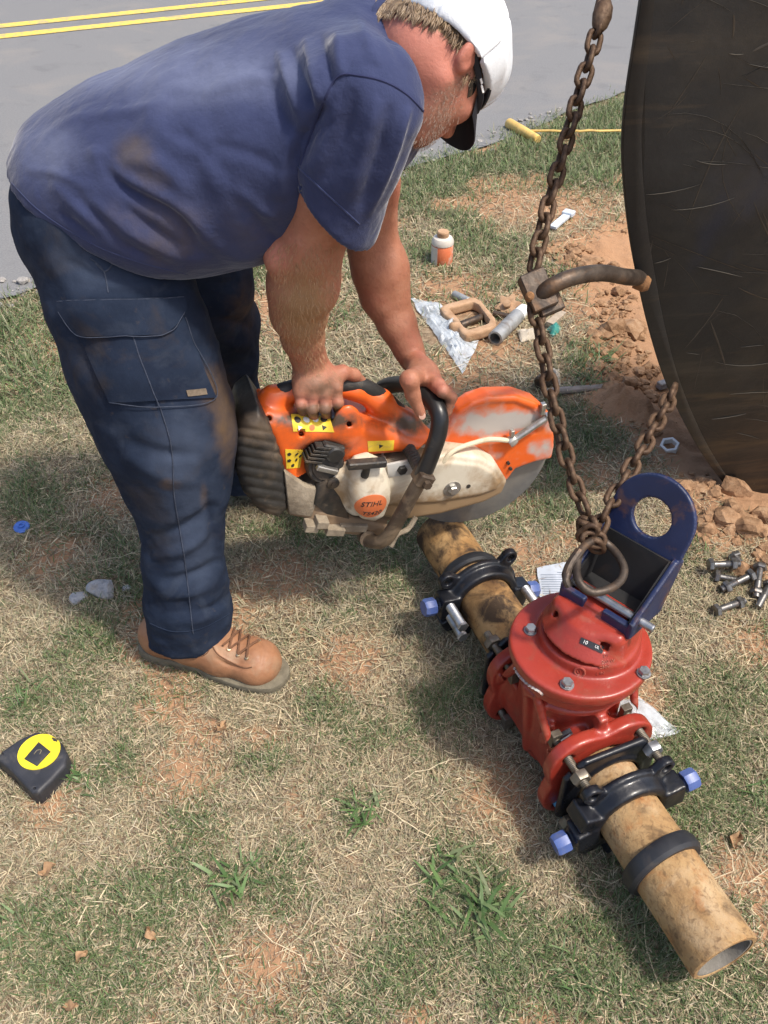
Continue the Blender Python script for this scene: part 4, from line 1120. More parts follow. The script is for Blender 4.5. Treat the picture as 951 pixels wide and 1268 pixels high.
m_cap = mat('white_cap_cloth', [(.62, .66, .70), (.74, .76, .78)], 16, rough=.85, bump=[(30, .12, .003), (420, .7, .0012)], dirt=((.48, .50, .52), 9, .58, .5))
m_bill = mat('navy_cap_bill', [(.008, .009, .014), (.014, .016, .024)], 16, rough=.75, bump=(600, .3, .0006))
m_lens = mat('dark_lens', [(.01, .01, .011), (.014, .014, .015)], 10, rough=.08, spec=.6, coat=.4)

man = thing('person', 'man in navy t-shirt and white cap bending over a cut off saw', 'person', (-.43, 1.45, 0))
# joints
RSH = at_y(456, 118, 1.305); REL = at_y(383, 317, 1.35); RWR = at_y(386, 450, 1.462)
LSH = np.array((-.025, 1.66, 1.13)); LEL = at_y(462, 306, 1.66); LWR = at_y(511, 444, 1.60)
# head frame
CRt, CUp, CFw = np.array((1., 0, 0)), np.array((0, _s, _c)), np.array((0, _c, -_s))
U0 = CRt * .88 + CUp * .475; U0 = unit(U0); F0 = CRt * U0 @ CUp * 0 + (CRt * (U0 @ CUp) - CUp * U0[0])
F0 = unit(F0)
yaw, roll = math.radians(48), math.radians(24)
KS = .90
HF = unit(F0 * math.cos(yaw) + CFw * math.sin(yaw)); S0 = unit(F0 * math.sin(yaw) - CFw * math.cos(yaw))
HU = unit(U0 * math.cos(roll) - S0 * math.sin(roll)); HS = np.cross(HU, HF) * 1.0
HS = HS if HS @ CFw < 0 else -HS
RH = np.stack((HF, HU, HS), 1)                       # forward, up, his right (towards the viewer)
EAR = at_y(577, 86, 1.40); HC = EAR - HS * .074 * KS + HU * .012 * KS
def hp_(f, u, s): return HC + RH @ (np.array((f, u, s)) * KS)
NECK = at_y(492, 52, 1.50)
def body_block(lo, hi, h): return Vox(lo, hi, h)
# ---- head and neck
v = Vox(HC - np.array((.24, .20, .20)), HC + np.array((.17, .18, .17)), .0026)
v.ell(hp_(-.012, .030, 0), (.096, .088, .074), RH)
v.ell(hp_(.035, -.010, 0), (.062, .075, .062), RH, k=.02)
v.ell(hp_(.045, -.075, 0), (.045, .036, .046), RH, k=.025)
v.ell(hp_(.072, -.098, 0), (.020, .019, .024), RH, k=.02)
for sd in (1, -1):
    v.cap(hp_(-.005, -.052, .056 * sd), hp_(.066, -.094, .020 * sd), .016, .016, .018)
    v.ell(hp_(.066, -.020, .038 * sd), (.020, .020, .024), RH, k=.015)
    v.ell(hp_(.078, .008, .031 * sd), (.014, .010, .017), RH, k=.006, op='s')
    v.ell(hp_(.076, .008, .031 * sd), (.012, .012, .012), RH)
v.cap(hp_(.088, .012, 0), hp_(.112, -.024, 0), .010, .013, .012)
for sd in (1, -1): v.ell(hp_(.102, -.030, .011 * sd), (.010, .008, .008), RH, k=.006)
v.cap(hp_(.092, -.054, .020), hp_(.092, -.054, -.020), .0075, .0075, .008)
v.cap(hp_(.090, -.067, .018), hp_(.090, -.067, -.018), .008, .008, .007)
v.box(hp_(.100, -.0605, 0), (.012, .0012, .018), RH, op='s', k=.003)
v.ell(hp_(.088, .030, 0), (.014, .010, .05), RH, k=.012)
# ears
for sd in (1, -1):
    Re = np.stack((unit(HF + HS * sd * -.4), HU, np.cross(unit(HF + HS * sd * -.4), HU)), 1)
    v.ell(hp_(-.022, .004, .083 * sd), (.024, .035, .010), Re, k=.004)
    v.ell(hp_(-.016, .006, .0945 * sd), (.013, .022, .0060), Re, k=.004, op='s')
    v.cap(hp_(-.010, -.022, .078 * sd), hp_(-.012, -.026, .082 * sd), .008, .007, .006)
NK = NECK - np.array((.10, 0.02, .035))
v.cap(hp_(-.030, -.035, .0), NECK, .056, .060, .03)
v.cap(NECK, NK, .062, .075, .02)
v.cap(hp_(-.025, -.01, .045), lerp(NECK, NK, .3) + HS * .03, .018, .02, .02)
HV, HFc = v.mesh(2)
# ---- hands and arms
def grow(v, pts, rad, k=.012): v.chain(pts, rad, k)
WR = 0.0
v = Vox((-.30, 1.18, .50), (.02, 1.60, 1.22), .0030)
ua = lerp(RSH, REL, .35)
grow(v, [lerp(RSH, REL, .15), lerp(RSH, REL, .55), REL + np.array((.004, 0, .02)), at_y(374, 352, 1.375), at_y(371, 388, 1.405), at_y(375, 418, 1.43), at_y(381, 440, 1.45), RWR],
     [.064, .056, .050, .0535, .047, .037, .031, .031], .02)
v.ell(at_y(346, 318, 1.345), (.026, .03, .032), k=.025)                       # point of the elbow
v.ell(at_y(395, 345, 1.36), (.030, .035, .055), k=.03)                       # brachioradialis
v.ell(at_y(356, 365, 1.39), (.026, .035, .06), k=.03)
HANDLE = sl(-.346, .251, 0)
MC = [sw(371, 486, .034), sw(386, 490, .038), sw(402, 488, .038), sw(416, 480, .034)]
PI = [sw(372, 501, .046), sw(386, 506, .050), sw(402, 505, .050), sw(418, 498, .046)]
DI = [sw(374, 510, .024), sw(388, 515, .026), sw(404, 513, .026), sw(419, 506, .022)]
TI = [sw(376, 505, .002), sw(390, 508, .002), sw(405, 506, .002), sw(420, 500, .002)]
for i in range(4):
    root = lerp(RWR, MC[i], .25) + SU * (i - 1.5) * .004
    v.chain([root, MC[i]], [.020, .0125], .012)
    v.ell(MC[i] + SN * .003 + UP * .002, (.0128, .0128, .0128), k=.006)
for i in range(4):
    r = (.0098, .0108, .0112, .0110)[i]
    v.chain([MC[i], PI[i], DI[i], TI[i]], [r * 1.08, r, r * .93, r * .85], .0035)
    v.ell(PI[i] + SN * .002, (r * 1.1,) * 3, k=.004)
v.chain([lerp(RWR, MC[3], .15), sw(412, 468, .018), sw(424, 461, .012), sw(438, 464, .004), sw(448, 471, -.002)], [.022, .0185, .0135, .0118, .0090], .010)
v.ell(lerp(RWR, MC[1], .55) + UP * .006, (.034, .02, .034), RS, k=.02)
# tendons and veins on the back of the hand and forearm
for i in range(4): v.cap(lerp(RWR, MC[i], .35) + SN * .012 + UP * .014, MC[i] + SN * .008 + UP * .006, .004, .004, .008)
AV1, AF1 = v.mesh(2)
v = Vox((-.12, 1.32, .42), (.22, 1.84, 1.16), .0030)
grow(v, [lerp(LSH, LEL, .15), lerp(LSH, LEL, .6), LEL, at_y(469, 334, 1.655), at_y(476, 366, 1.645), at_y(492, 402, 1.625), at_y(504, 428, 1.61), LWR],
     [.058, .050, .048, .0525, .047, .037, .029, .029], .02)
v.ell(at_y(487, 340, 1.64), (.026, .034, .055), k=.03)
# left hand round the front handle: bar direction at the grip
gi = [sw(541, 503, .10), sw(535, 495, .078), sw(527, 488, .055), sw(518, 482, .03)]        # places on the bar: index .. little finger
bd_ = unit(gi[0] - gi[3]); fwd_ = unit(SU - bd_ * (SU @ bd_)); upb = unit(np.cross(bd_, fwd_)); upb = upb if upb[2] > 0 else -upb
for i in range(4):
    g = gi[i]; r = (.0110, .0112, .0106, .0096)[i]
    mc = g + upb * .030 + fwd_ * .012; pi_ = g + fwd_ * .033 + upb * .010; di = g + fwd_ * .024 - upb * .020; ti = g - upb * .029 + fwd_ * .002
    v.chain([lerp(LWR, mc, .25), mc], [.020, .0128], .012)
    v.ell(mc + upb * .002, (.0128,) * 3, k=.006)
    v.chain([mc, pi_, di, ti], [r * 1.08, r, r * .93, r * .85], .0035)
    v.ell(pi_, (r * 1.08,) * 3, k=.004)
    v.cap(lerp(LWR, mc, .4) + upb * .014, mc + upb * .008, .004, .004, .008)
th0 = lerp(LWR, gi[0], .35); TIPL = at_plane(521, 512, gi[0] - fwd_ * .020 + bd_ * .01, SN)
TM = at_plane(511, 488, gi[0] - fwd_ * .028 + upb * .012, SN)
v.chain([th0, at_plane(507, 470, TM + upb * .01, SN), TM, TIPL], [.023, .017, .0135, .0102], .010)
v.ell(lerp(LWR, gi[1] + upb * .03, .55), (.03, .034, .02), k=.02)
AV2, AF2 = v.mesh(2)
# trunk inside the shirt, legs inside the trousers: one surface carrying everything
v = Vox((-.80, 1.10, .12), (.22, 1.95, 1.36), .012)
v.chain([(-.50, 1.555, .98), (-.28, 1.53, 1.08), (-.05, 1.50, 1.15), (0.0, 1.49, 1.16)], [.13, .13, .12, .10], .03)
v.cap((0, 1.49, 1.16), NK, .09, .07, .03)
v.cap((-.03, 1.49, 1.15), RSH, .09, .06, .03); v.cap((-.03, 1.49, 1.15), LSH, .09, .055, .03)
v.cap(RSH, lerp(RSH, REL, .3), .058, .056, .02); v.cap(LSH, lerp(LSH, LEL, .3), .052, .050, .02)
RLEG = [at_y(*q[:2], q[2]) for q in ((120, 320, 1.45), (176, 449, 1.39), (206, 530, 1.36), (222, 620, 1.33), (230, 740, 1.29))]
LLEG = [np.array((-.46, 1.67, .92)), at_y(258, 408, 1.78), at_y(275, 500, 1.82), at_y(300, 590, 1.86)]
v.chain([(-.50, 1.52, .95)] + RLEG, [.11, .09, .07, .06, .045, .04], .02)
v.chain([(-.50, 1.60, .95)] + LLEG, [.11, .08, .05, .045, .04], .02)
TV, TF = v.mesh(2)
Vb = []; Fb = []; n0 = 0
for Vx, Fx in ((HV, HFc), (AV1, AF1), (AV2, AF2), (TV, TF)):
    Vb.append(Vx); Fb.append(Fx + n0); n0 += len(Vx)
BV = np.concatenate(Vb); BF = np.concatenate(Fb)
me = make_mesh('body', BV, BF); px = to_px(BV)
hl = (BV - HC) @ RH / KS; head = (np.arange(len(BV)) < len(HV))
arm1 = (np.arange(len(BV)) >= len(HV)) & (np.arange(len(BV)) < len(HV) + len(AV1))
red = np.where(head, .12 + .25 * np.exp(-((hl[:, 1] + .06) / .07) ** 2) + .28 * (hl[:, 0] < .02) * (hl[:, 1] < .03), .10)
red = np.maximum(red, .5 * blob(px, (342, 320), (20, 16)) + .6 * np.maximum(blob(px, (386, 500), (28, 14)), blob(px, (540, 485), (14, 14))))
beard = np.where(head, np.exp(-(((hl[:, 0] - .055) / .05) ** 2 + ((hl[:, 1] + .075) / .034) ** 2)) + .9 * np.exp(-(((hl[:, 0] - .012) / .015) ** 2 + ((hl[:, 1] + .03) / .05) ** 2)), 0)
beard = beard * (1 - np.exp(-(((hl[:, 0] - .092) / .012) ** 2 + ((hl[:, 1] + .06) / .010) ** 2)))
attr(me, 'red', np.clip(red, 0, 1)); attr(me, 'beard', np.clip(beard * .45, 0, .4))
attr(me, 'hair', np.where(arm1, .75 * blob(px, (378, 385), (34, 50)), np.where(head & (np.abs(hl[:, 2]) < .077) & (hl[:, 0] < -.02 ) & (hl[:, 1] > -.036 + .3 * np.maximum(0, hl[:, 0] + .09)), .95, 0)))
attr(me, 'dusty', np.where(head, 0, .85 * np.maximum(blob(px, (395, 508), (40, 9)), np.maximum(blob(px, (545, 500), (12, 14)), .6 * blob(px, (400, 480), (34, 16))))))
obj('body', me, m_skin, man)
for t_, d_ in ((TIPL, unit(TIPL - TM)),):
    nn = unit(-CFw - d_ * (-CFw @ d_)); b = MB(); Rn = np.stack((np.cross(nn, d_), d_, nn), 1)
    V = np.array([((.0068 * math.cos(a)), .0078 * math.sin(a), 0) for a in np.arange(12) * .5236]); V = np.concatenate((V, [(0, 0, .0012)]))
    b.add(V @ Rn.T + t_ + nn * .0086 + d_ * .002, [(i, (i + 1) % 12, 12) for i in range(12)]); obj('thumbnail', b, m_nail, man)

# fine hair on the near forearm
fh = MB(); rf_ = random.Random(8); T1 = bvh(AV1, AF1)
for k in range(1500):
    q = (rf_.uniform(332, 420), rf_.uniform(300, 470)); p, n = hit(T1, *q)
    if p is None: continue
    d_ = unit(np.array((rf_.uniform(-.6, .6), rf_.uniform(-.3, .5), -1.)) + n * .4); L = rf_.uniform(.006, .013)
    fh.tube([p - n * .0005, p + d_ * L * .5 + n * .001, p + d_ * L], [.00022, .0002, .0001], 3, caps=False)
m_ah = mat('arm_hair', [(.26, .15, .075), (.42, .27, .14)], 90, rough=.5)
o = obj('arm_hair', fh, m_ah, man); o['kind'] = 'stuff'

# ---- hair at the nape, drawn as locks
hair = MB(); stub = MB(); rr = random.Random(5)
hb_ = bvh(HV, HFc)
def on_head(f, u, s_, off=.002):
    d = RH @ (np.array((f, u, s_)) * KS); o_ = HC + RH @ np.array((-.012, .02, 0))
    d = unit(HC + d - o_)
    h = hb_.ray_cast(Vector(o_ + d * .3), Vector(-d))
    return (np.array(h[0]) + np.array(h[1]) * off, np.array(h[1])) if h[0] is not None else (None, None)
for k in range(1500):
    s_ = rr.uniform(-.075, .078); t = rr.random()
    f0 = -.030 - .075 * math.sqrt(max(0, 1 - (s_ / .08) ** 2)) * (1 - .25 * t); u0 = .040 - .066 * t * (1 if abs(s_) < .05 else .8)
    p, n = on_head(f0, u0, s_)
    if p is None: continue
    dn = -HU + HF * (.25 if s_ > 0 else .1) + HS * rr.uniform(-.4, .4); pts = [p]; q = p; L = rr.uniform(.014, .026)
    for j in range(4):
        dn2 = unit(dn + n * (.22 - .22 * j) + HS * .45 * math.sin(k * 1.3 + j)); q = q + dn2 * L / 4; pts.append(q)
    w = rr.uniform(.0006, .0013); hair.tube(pts, [w, w * 1.25, w * 1.1, w * .7, w * .15], 4, caps=False, flat=.6)
for k in range(460):      # sideburn and grey stubble along the jaw
    if k < 50: f0, u0, s_ = rr.uniform(.004, .020), rr.uniform(-.03, .02), .075
    else: t = rr.random(); f0, u0, s_ = .012 + .066 * t + rr.gauss(0, .010), -.036 - .055 * t + rr.gauss(0, .014), .062 - .045 * t
    p, n = on_head(f0, u0, s_)
    if p is None: continue
    (hair if k < 50 else stub).tube([p - n * .0015, p + (-HU * .6 + n * .4) * .003, p + (-HU + HF * .2 + n * .35) * (.010 if k < 50 else .0042)], [.0006, .0005, .0001] if k < 50 else [.00024, .0002, .0001], 3, caps=False)
obj('hair', hair, m_hair, man)
o = obj('beard_stubble', stub, mat('grey_brown_stubble', [(.11, .07, .05), (.20, .145, .11), (.30, .25, .21)], 200, rough=.6), man); o['kind'] = 'stuff'
# stubble reads through the skin colour; cap
v = Vox(HC - .20, HC + .20, .0028)
v.ell(hp_(-.010, .038, 0), (.108, .098, .086), RH)
v.cyl(hp_(-.010, -.01, 0), hp_(-.010, .06, 0), .095, .093, rd=.01, k=.02)
v.ell(hp_(.062, .075, 0), (.040, .045, .055), RH, k=.03)
v.ell(hp_(-.012, .030, 0), (.099, .089, .077), RH, op='s', k=.003); v.cyl(hp_(-.012, -.05, 0), hp_(-.012, .03, 0), .083, op='s', k=.003)
RC = unit(HU + HF * .10)
v.half(hp_(-.010, .000, 0), -unit(HU - HF * .25), 's')
v.ell(hp_(-.115, .022, 0), (.035, .026, .030), RH, op='s', k=.003)        # opening at the back
KV, KF = v.mesh(2); KN = vnormals(KV, KF); kl = (KV - HC) @ RH
ang = np.arctan2(kl[:, 2], kl[:, 0] + .01); rad_ = np.hypot(kl[:, 2], kl[:, 0] + .01)
gro = sum(np.exp(-(((ang - a + math.pi) % (2 * math.pi) - math.pi) * np.maximum(rad_, .02) / .0028) ** 2) for a in np.arange(6) * math.pi / 3 + math.pi / 6)
KV = KV + KN * (-.0045 * gro + .0040 * fbm(KV, 14, 2, 3))[:, None]
capo = obj('cap', (KV, KF), m_cap, man, deg=60)
b = MB(); nu, nv = 22, 10; top = []; bot = []
for j in range(nv + 1):
    for i in range(nu + 1):
        a = (i / nu - .5) * math.radians(128); t = j / nv
        f = -.010 + .098 * math.cos(a) + t * .078 * (math.cos(a * .95) ** .8 if abs(a) < 1.5 else 0); s_ = .086 * math.sin(a) * (1 - .10 * t)
        u = .018 - .020 * t - (s_ / .085) ** 2 * .024 * (.35 + .65 * t)
        top.append(hp_(f, u + .0018, s_)); bot.append(hp_(f, u - .0018, s_))
b = sheet_from(top, bot, nu, nv); obj('cap_bill', b, m_bill, capo)
b = MB(); b.lathe([(.0065, -.002), (.006, .002), (.003, .004)], hp_(-.010, .1365, 0), frame(HU), 14); obj('cap_button', b, m_bill, capo)
b = MB()      # navy trim round the front panel
pts = [hp_(-.010 + .113 * math.cos(a), .022, .096 * math.sin(a)) for a in np.linspace(-1.2, 1.2, 24)]
b.tube(pts, .0075, 8, flat=.6); obj('cap_trim', b, m_bill, capo)
b = MB(); q0 = [hp_(-.015 + t * .004, .030 + .03 * t, .0955 - .006 * t) for t in np.linspace(0, 1, 6)]; b.tube(q0, .0028, 6); obj('cap_vent', b, m_bill, capo)
# sunglasses
b = MB(); nu, nv = 12, 6; A = []; Bk = []
gl = thing_ = None
for sd in (1, -1):
    A = []; Bk = []
    for j in range(nv + 1):
        for i in range(nu + 1):
            a = (i / nu) * 1.28 * sd + .10 * sd; t = j / nv
            rr_ = 1 - .10 * (t - .5) ** 2
            f = .002 + .098 * math.cos(a) * rr_; s_ = .080 * math.sin(a) * rr_; u = .012 - .046 * t * (1 - .55 * (i / nu) ** 2) - .004 * (i / nu)
            A.append(hp_(f, u, s_)); Bk.append(hp_(f - .002 * math.cos(a), u, s_ - .002 * math.sin(a)))
    if sd > 0: A, Bk = A, Bk
    o = obj('lens', sheet_from(A, Bk, nu, nv), m_lens, man)
    b = MB(); b.tube(spline([hp_(.088, .002, .055 * sd), hp_(.058, .001, .0765 * sd), hp_(.02, .001, .084 * sd), hp_(-.02, .003, .086 * sd)], 6), .0050, 8, flat=.5)
    tm = obj('glasses_temple', b, m_gplas if False else m_bill, man)
b = MB(); b.box(hp_(.040, .0015, .0858), (.006, .0018, .0006), RH, 0); b.box(hp_(.0265, .0012, .0880), (.004, .0018, .0006), RH, 0); obj('temple_logo', b, m_white, man)

# ---- t-shirt
RSHW = np.stack((unit((.9, 0, .42)), (0, 1, 0), unit((-.42, 0, .9))), 1)
v = Vox((-.78, 1.10, .74), (.24, 1.95, 1.42), .0062)
def ychain(v, pts, rad, ky, k, yc=None):
    """capsules widened along y"""
    for i in range(len(pts) - 1):
        a = np.array(pts[i], float); b_ = np.array(pts[i + 1], float); ra, rb = rad[i], rad[i + 1]
        sc = np.array((1, 1 / ky, 1)); a2, b2 = a * sc, b_ * sc; ab = b2 - a2; L = ab @ ab
        def fn(P):
            q = P * sc.astype(np.float32); t = np.clip(((q - a2) @ ab) / L, 0, 1)
            return np.linalg.norm(q - a2 - t[..., None] * ab, axis=-1) - (ra + (rb - ra) * t)
        R = max(ra, rb) * np.array((1, ky, 1)); v.op(fn, np.minimum(a, b_) - R, np.maximum(a, b_) + R, k)
ychain(v, [(-.520, 1.555, .990), (-.42, 1.55, 1.015), (-.29, 1.535, 1.055), (-.17, 1.515, 1.095), (-.085, 1.50, 1.125), (-.04, 1.495, 1.14)],
       [.132, .142, .150, .150, .134, .112], 1.42, .05)
v.ell((-.235, 1.51, 1.005), (.150, .19, .120), k=.06)                  # belly hanging
v.ell((-.37, 1.50, .965), (.14, .18, .105), k=.06)
v.cap((-.075, 1.49, 1.15), RSH + np.array((-.015, .01, 0)), .10, .080, .06); v.cap((-.075, 1.50, 1.145), LSH, .10, .072, .06)
v.cap((-.05, 1.49, 1.16), NECK - np.array((.050, 0, .012)), .10, .076, .04)
# sleeves: open cones, sewn on to the body of the shirt
torso_v = v; v = Vox((-.40, 1.10, .74), (.24, 1.95, 1.34), .0055)
RSE = lerp(RSH, REL, .64); LSE = lerp(LSH, LEL, .52)
v.chain([RSH, lerp(RSH, REL, .3), RSE + np.array((.010, -.006, -.02))], [.076, .076, .072], .022)
v.cap(RSH + np.array((.022, -.02, -.02)), RSE + np.array((.004, -.02, -.03)), .055, .058, .02)
v.chain([LSH, LSE], [.072, .066], .03)
RD = unit(RSE - RSH); LD = unit(LSE - LSH)
v.half(RSE + RD * .0, RD, 's') if False else None
def cut_end(c, d, r, k=.004):
    def fn(P):
        q = P - c; t = q @ d; return np.maximum(np.maximum(-t, t - .2), np.linalg.norm(q - t[..., None] * d, axis=-1) - r)
    v.op(fn, c - .25, c + .25, k, 's')
RD2 = unit(at_y(447, 290, 1.32) - at_y(363, 216, 1.32)); RD2 = unit(np.cross(RD2, unit(np.cross(RD, RD2)))); RD2 = RD2 if RD2 @ RD > 0 else -RD2; cut_end(lerp(at_y(447, 290, 1.32), at_y(363, 216, 1.32), .5), RD2, .135); cut_end(LSE, LD, .10)
v.cap(lerp(RSH, REL, .30), lerp(RSH, REL, 1.1) + np.array((.014, 0, 0)), .064, .072, op='s', k=.003); v.cap(lerp(RSH, REL, .45) + np.array((.010, -.02, 0)), lerp(RSH, REL, .9) + np.array((.008, -.02, 0)), .046, .052, op='s', k=.003)
v.cap(lerp(LSH, LEL, .42), lerp(LSH, LEL, 1.0), .057, .060, op='s', k=.004)
SLV, SLF = v.mesh(2); v = torso_v
v.cap(NECK - np.array((.03, 0, .01)), NECK + (HC - NECK) * .8, .066, .072, op='s', k=.003)          # collar
# hem
hA, hB = at_y(10, 232, 1.48), at_y(238, 348, 1.36); hd = unit(hB - hA); hn = unit(np.cross(hd, np.array((0, 1, .05)))); hn = hn if hn[2] < 0 else -hn
hn = unit(hn + np.array((-.15, 0, 0)))
v.half(hA * .5 + hB * .5, hn, 's', .004)
v.chain([(-.58, 1.55, .93), (-.40, 1.55, .93)], [.12, .14], op='s', k=.01) if False else None
XV, XF = v.mesh(3); XF = np.concatenate((XF, SLF + len(XV))); XV = np.concatenate((XV, SLV))
XN = vnormals(XV, XF); px = to_px(XV)
D_ = np.zeros(len(XV))
for ln, a_, w_ in (([(122, 192), (150, 228), (222, 272), (243, 322)], -.015, 8), ([(112, 180), (140, 215), (215, 258), (262, 300)], .011, 10), ([(150, 200), (200, 205), (235, 245)], .007, 12),
                   ([(150, 255), (190, 285), (232, 312)], -.007, 6), ([(110, 245), (165, 290), (225, 325)], .006, 7), ([(90, 240), (150, 300), (215, 335)], -.006, 6), ([(60, 225), (110, 270), (160, 305)], .005, 7), ([(70, 260), (120, 300)], -.005, 5),
                   ([(345, 60), (358, 110), (372, 150)], .008, 6), ([(360, 55), (372, 105), (385, 140)], -.008, 5), ([(378, 45), (386, 95), (396, 130)], .008, 6), ([(396, 40), (402, 80), (410, 110)], -.007, 5), ([(416, 35), (418, 70), (424, 95)], .006, 6), ([(330, 80), (345, 140), (378, 180)], -.006, 8),
                   ([(400, 130), (383, 165), (370, 205)], -.007, 6), ([(378, 150), (355, 190), (345, 250)], .008, 10), ([(400, 130), (372, 170), (362, 215)], -.008, 6),
                   ([(300, 250), (330, 290), (350, 305)], -.006, 8), ([(250, 290), (290, 320), (330, 322)], .006, 9), ([(230, 140), (260, 210), (285, 270)], .005, 14), ([(170, 130), (240, 200)], .004, 14),
                   ([(508, 130), (490, 185), (455, 270)], .010, 5), ([(468, 120), (452, 180), (430, 250)], .007, 8), ([(485, 130), (470, 190), (445, 262)], -.008, 6), ([(440, 110), (425, 170), (400, 230)], -.006, 8), ([(420, 130), (400, 180), (385, 215)], .005, 7),
                   ([(100, 150), (150, 140), (215, 125)], .005, 7), ([(440, 10), (455, 50), (470, 80)], .005, 7), ([(455, 8), (480, 40), (505, 90)], -.004, 6), ([(40, 190), (70, 160), (110, 140)], .004, 6), ([(30, 210), (70, 215), (110, 235)], .004, 6), ([(250, 120), (300, 100), (350, 95)], .004, 8), ([(260, 180), (310, 190), (350, 215)], -.004, 8), ([(290, 230), (320, 260), (345, 270)], .005, 7), ([(200, 160), (240, 175), (290, 225)], -.004, 9)):
    D_ += emboss(XV, XN, px, ln, a_, w_)
D_ += .005 * fbm(XV, 9, 3, 8) + .0035 * np.abs(fbm(XV @ RSHW * np.array((1., 2.2, 1)), 14, 3, 2)) - .002
XV = XV + XN * D_[:, None]
me = make_mesh('t_shirt', XV, XF)
px = to_px(XV)
mud = .95 * blob(px, (165, 190), (26, 24)) + .8 * blob(px, (195, 222), (22, 16)) + .55 * blob(px, (180, 270), (60, 26)) + .7 * blob(px, (205, 310), (45, 22)) + .35 * blob(px, (290, 280), (70, 40))
attr(me, 'mud', np.clip(mud * .48, 0, .40)); attr(me, 'faded', np.clip(.55 * blob(px, (240, 90), (160, 40)) + .5 * blob(px, (60, 190), (50, 40)), 0, 1))
shirt = obj('t_shirt', me, m_shirt, man)
xt = bvh(XV, XF)
m_seamd = mat('shirt_seam', [(.012, .016, .055), (.02, .026, .08)], 40, rough=.95)
obj('sleeve_seam', seam(xt, [(372, 205), (395, 140), (418, 96), (445, 94), (478, 102), (505, 118), (524, 138)], .0018), m_seamd, shirt)
obj('sleeve_hem', seam(xt, [(369, 207), (400, 236), (425, 259), (445, 278)], .0016), m_shirt, shirt)
obj('hem_stitch', seam(xt, [(14, 226), (50, 262), (110, 300), (170, 324), (232, 340)], .0010), m_shirt, shirt)
# collar band
b = MB(); cc = NECK - np.array((.020, 0, .004)); cd = unit(HC - NECK); Rc = frame(cd)
cp = []
for a in np.arange(40) * 2 * math.pi / 40:
    d_ = Rc[:, 0] * math.cos(a) + Rc[:, 1] * math.sin(a)
    h = xt.ray_cast(Vector(cc - cd * .0 + d_ * .2), Vector(-d_))
    cp.append(cc + d_ * .070)
b.tube(cp, .0065, 8, closed=True); obj('collar', b, m_shirt, shirt)

# ---- trousers
v = Vox((-.82, 1.06, .05), (-.10, 2.08, 1.06), .0062)
v.ell((-.505, 1.555, .935), (.150, .205, .165))
def leg(pts, ky):
    P = [np.array(p[0]) for p in pts]; R = [p[1] for p in pts]; ychain(v, P, R, ky, .03)
leg([((-.50, 1.49, .93), .135)] + [(at_y(*q[:2], q[2]), q[3]) for q in ((152, 378, 1.42, .132), (177, 449, 1.39, .137), (200, 512, 1.37, .132), (210, 548, 1.357, .122), (219, 598, 1.342, .104), (225, 650, 1.325, .082), (226, 700, 1.31, .079), (232, 752, 1.295, .089), (236, 800, 1.285, .094))], .84)
leg([((-.49, 1.63, .93), .13), (at_y(240, 345, 1.70), .120), (at_y(264, 400, 1.77), .102), (at_y(270, 440, 1.79), .090), (at_y(276, 490, 1.81), .088), (at_y(296, 560, 1.84), .088), (at_y(312, 612, 1.86), .09)], .85)
v.half((-.42, 1.28, at_y(236, 789, 1.285)[2]), (.05, -.15, -1), 's', .003)
TRV, TRF = v.mesh(3); TRN = vnormals(TRV, TRF); px = to_px(TRV)
D_ = np.zeros(len(TRV))
for ln, a_, w_ in (([(190, 668), (235, 650), (272, 625)], -.009, 6), ([(186, 690), (230, 680), (268, 650)], .009, 7), ([(200, 720), (240, 712), (272, 690)], -.008, 6), ([(190, 735), (235, 735), (282, 715)], .008, 7), ([(240, 760), (265, 752), (284, 735)], -.007, 5), ([(195, 765), (235, 768), (280, 755)], .005, 7),
                   ([(150, 560), (200, 590), (270, 600)], .006, 9), ([(140, 540), (190, 560), (250, 565)], -.006, 8), ([(255, 610), (262, 650), (262, 690)], -.007, 5), ([(270, 640), (272, 690), (280, 730)], .006, 5),
                   ([(100, 330), (150, 350), (215, 352)], .006, 8), ([(80, 320), (130, 345), (190, 350)], -.006, 6), ([(230, 355), (250, 380), (262, 420)], .005, 8), ([(228, 420), (255, 440), (272, 470)], -.005, 7),
                   ([(255, 350), (280, 352), (295, 345)], -.006, 6), ([(262, 395), (290, 400), (312, 405)], -.007, 6), ([(268, 420), (295, 428), (316, 425)], .006, 7), ([(275, 455), (300, 452), (316, 440)], -.006, 6), ([(40, 290), (70, 340), (110, 420)], .004, 12), ([(60, 330), (100, 430), (150, 540)], -.004, 10)):
    D_ += emboss(TRV, TRN, px, ln, a_, w_)
D_ += .005 * fbm(TRV, 11, 3, 18) + .002 * fbm(TRV, 30, 3, 12)
D_ += .0035 * np.abs(fbm(TRV * np.array((1, 1, 2.4)), 9, 3, 77)) * smooth01((.50 - TRV[:, 2]) / .3) * 2 + .0025 * np.abs(fbm(TRV * np.array((1.6, 1, 1)), 16, 3, 78)) - .002
TRV = TRV + TRN * D_[:, None]
me = make_mesh('trousers', TRV, TRF); px = to_px(TRV)
mudt = .95 * blob(px, (211, 600), (12, 7)) + .7 * blob(px, (252, 615), (5, 14)) + .5 * blob(px, (280, 530), (16, 50)) + .35 * blob(px, (262, 475), (22, 30)) + .28 * blob(px, (300, 380), (24, 40))
attr(me, 'mud', np.clip(mudt, 0, .8)); attr(me, 'faded', np.clip(.55 * blob(px, (225, 560), (40, 60)) + .5 * blob(px, (240, 680), (30, 60)) + .4 * blob(px, (120, 330), (60, 40)), 0, 1))
trou = obj('trousers', me, m_trou, man)
tt = bvh(TRV, TRF)
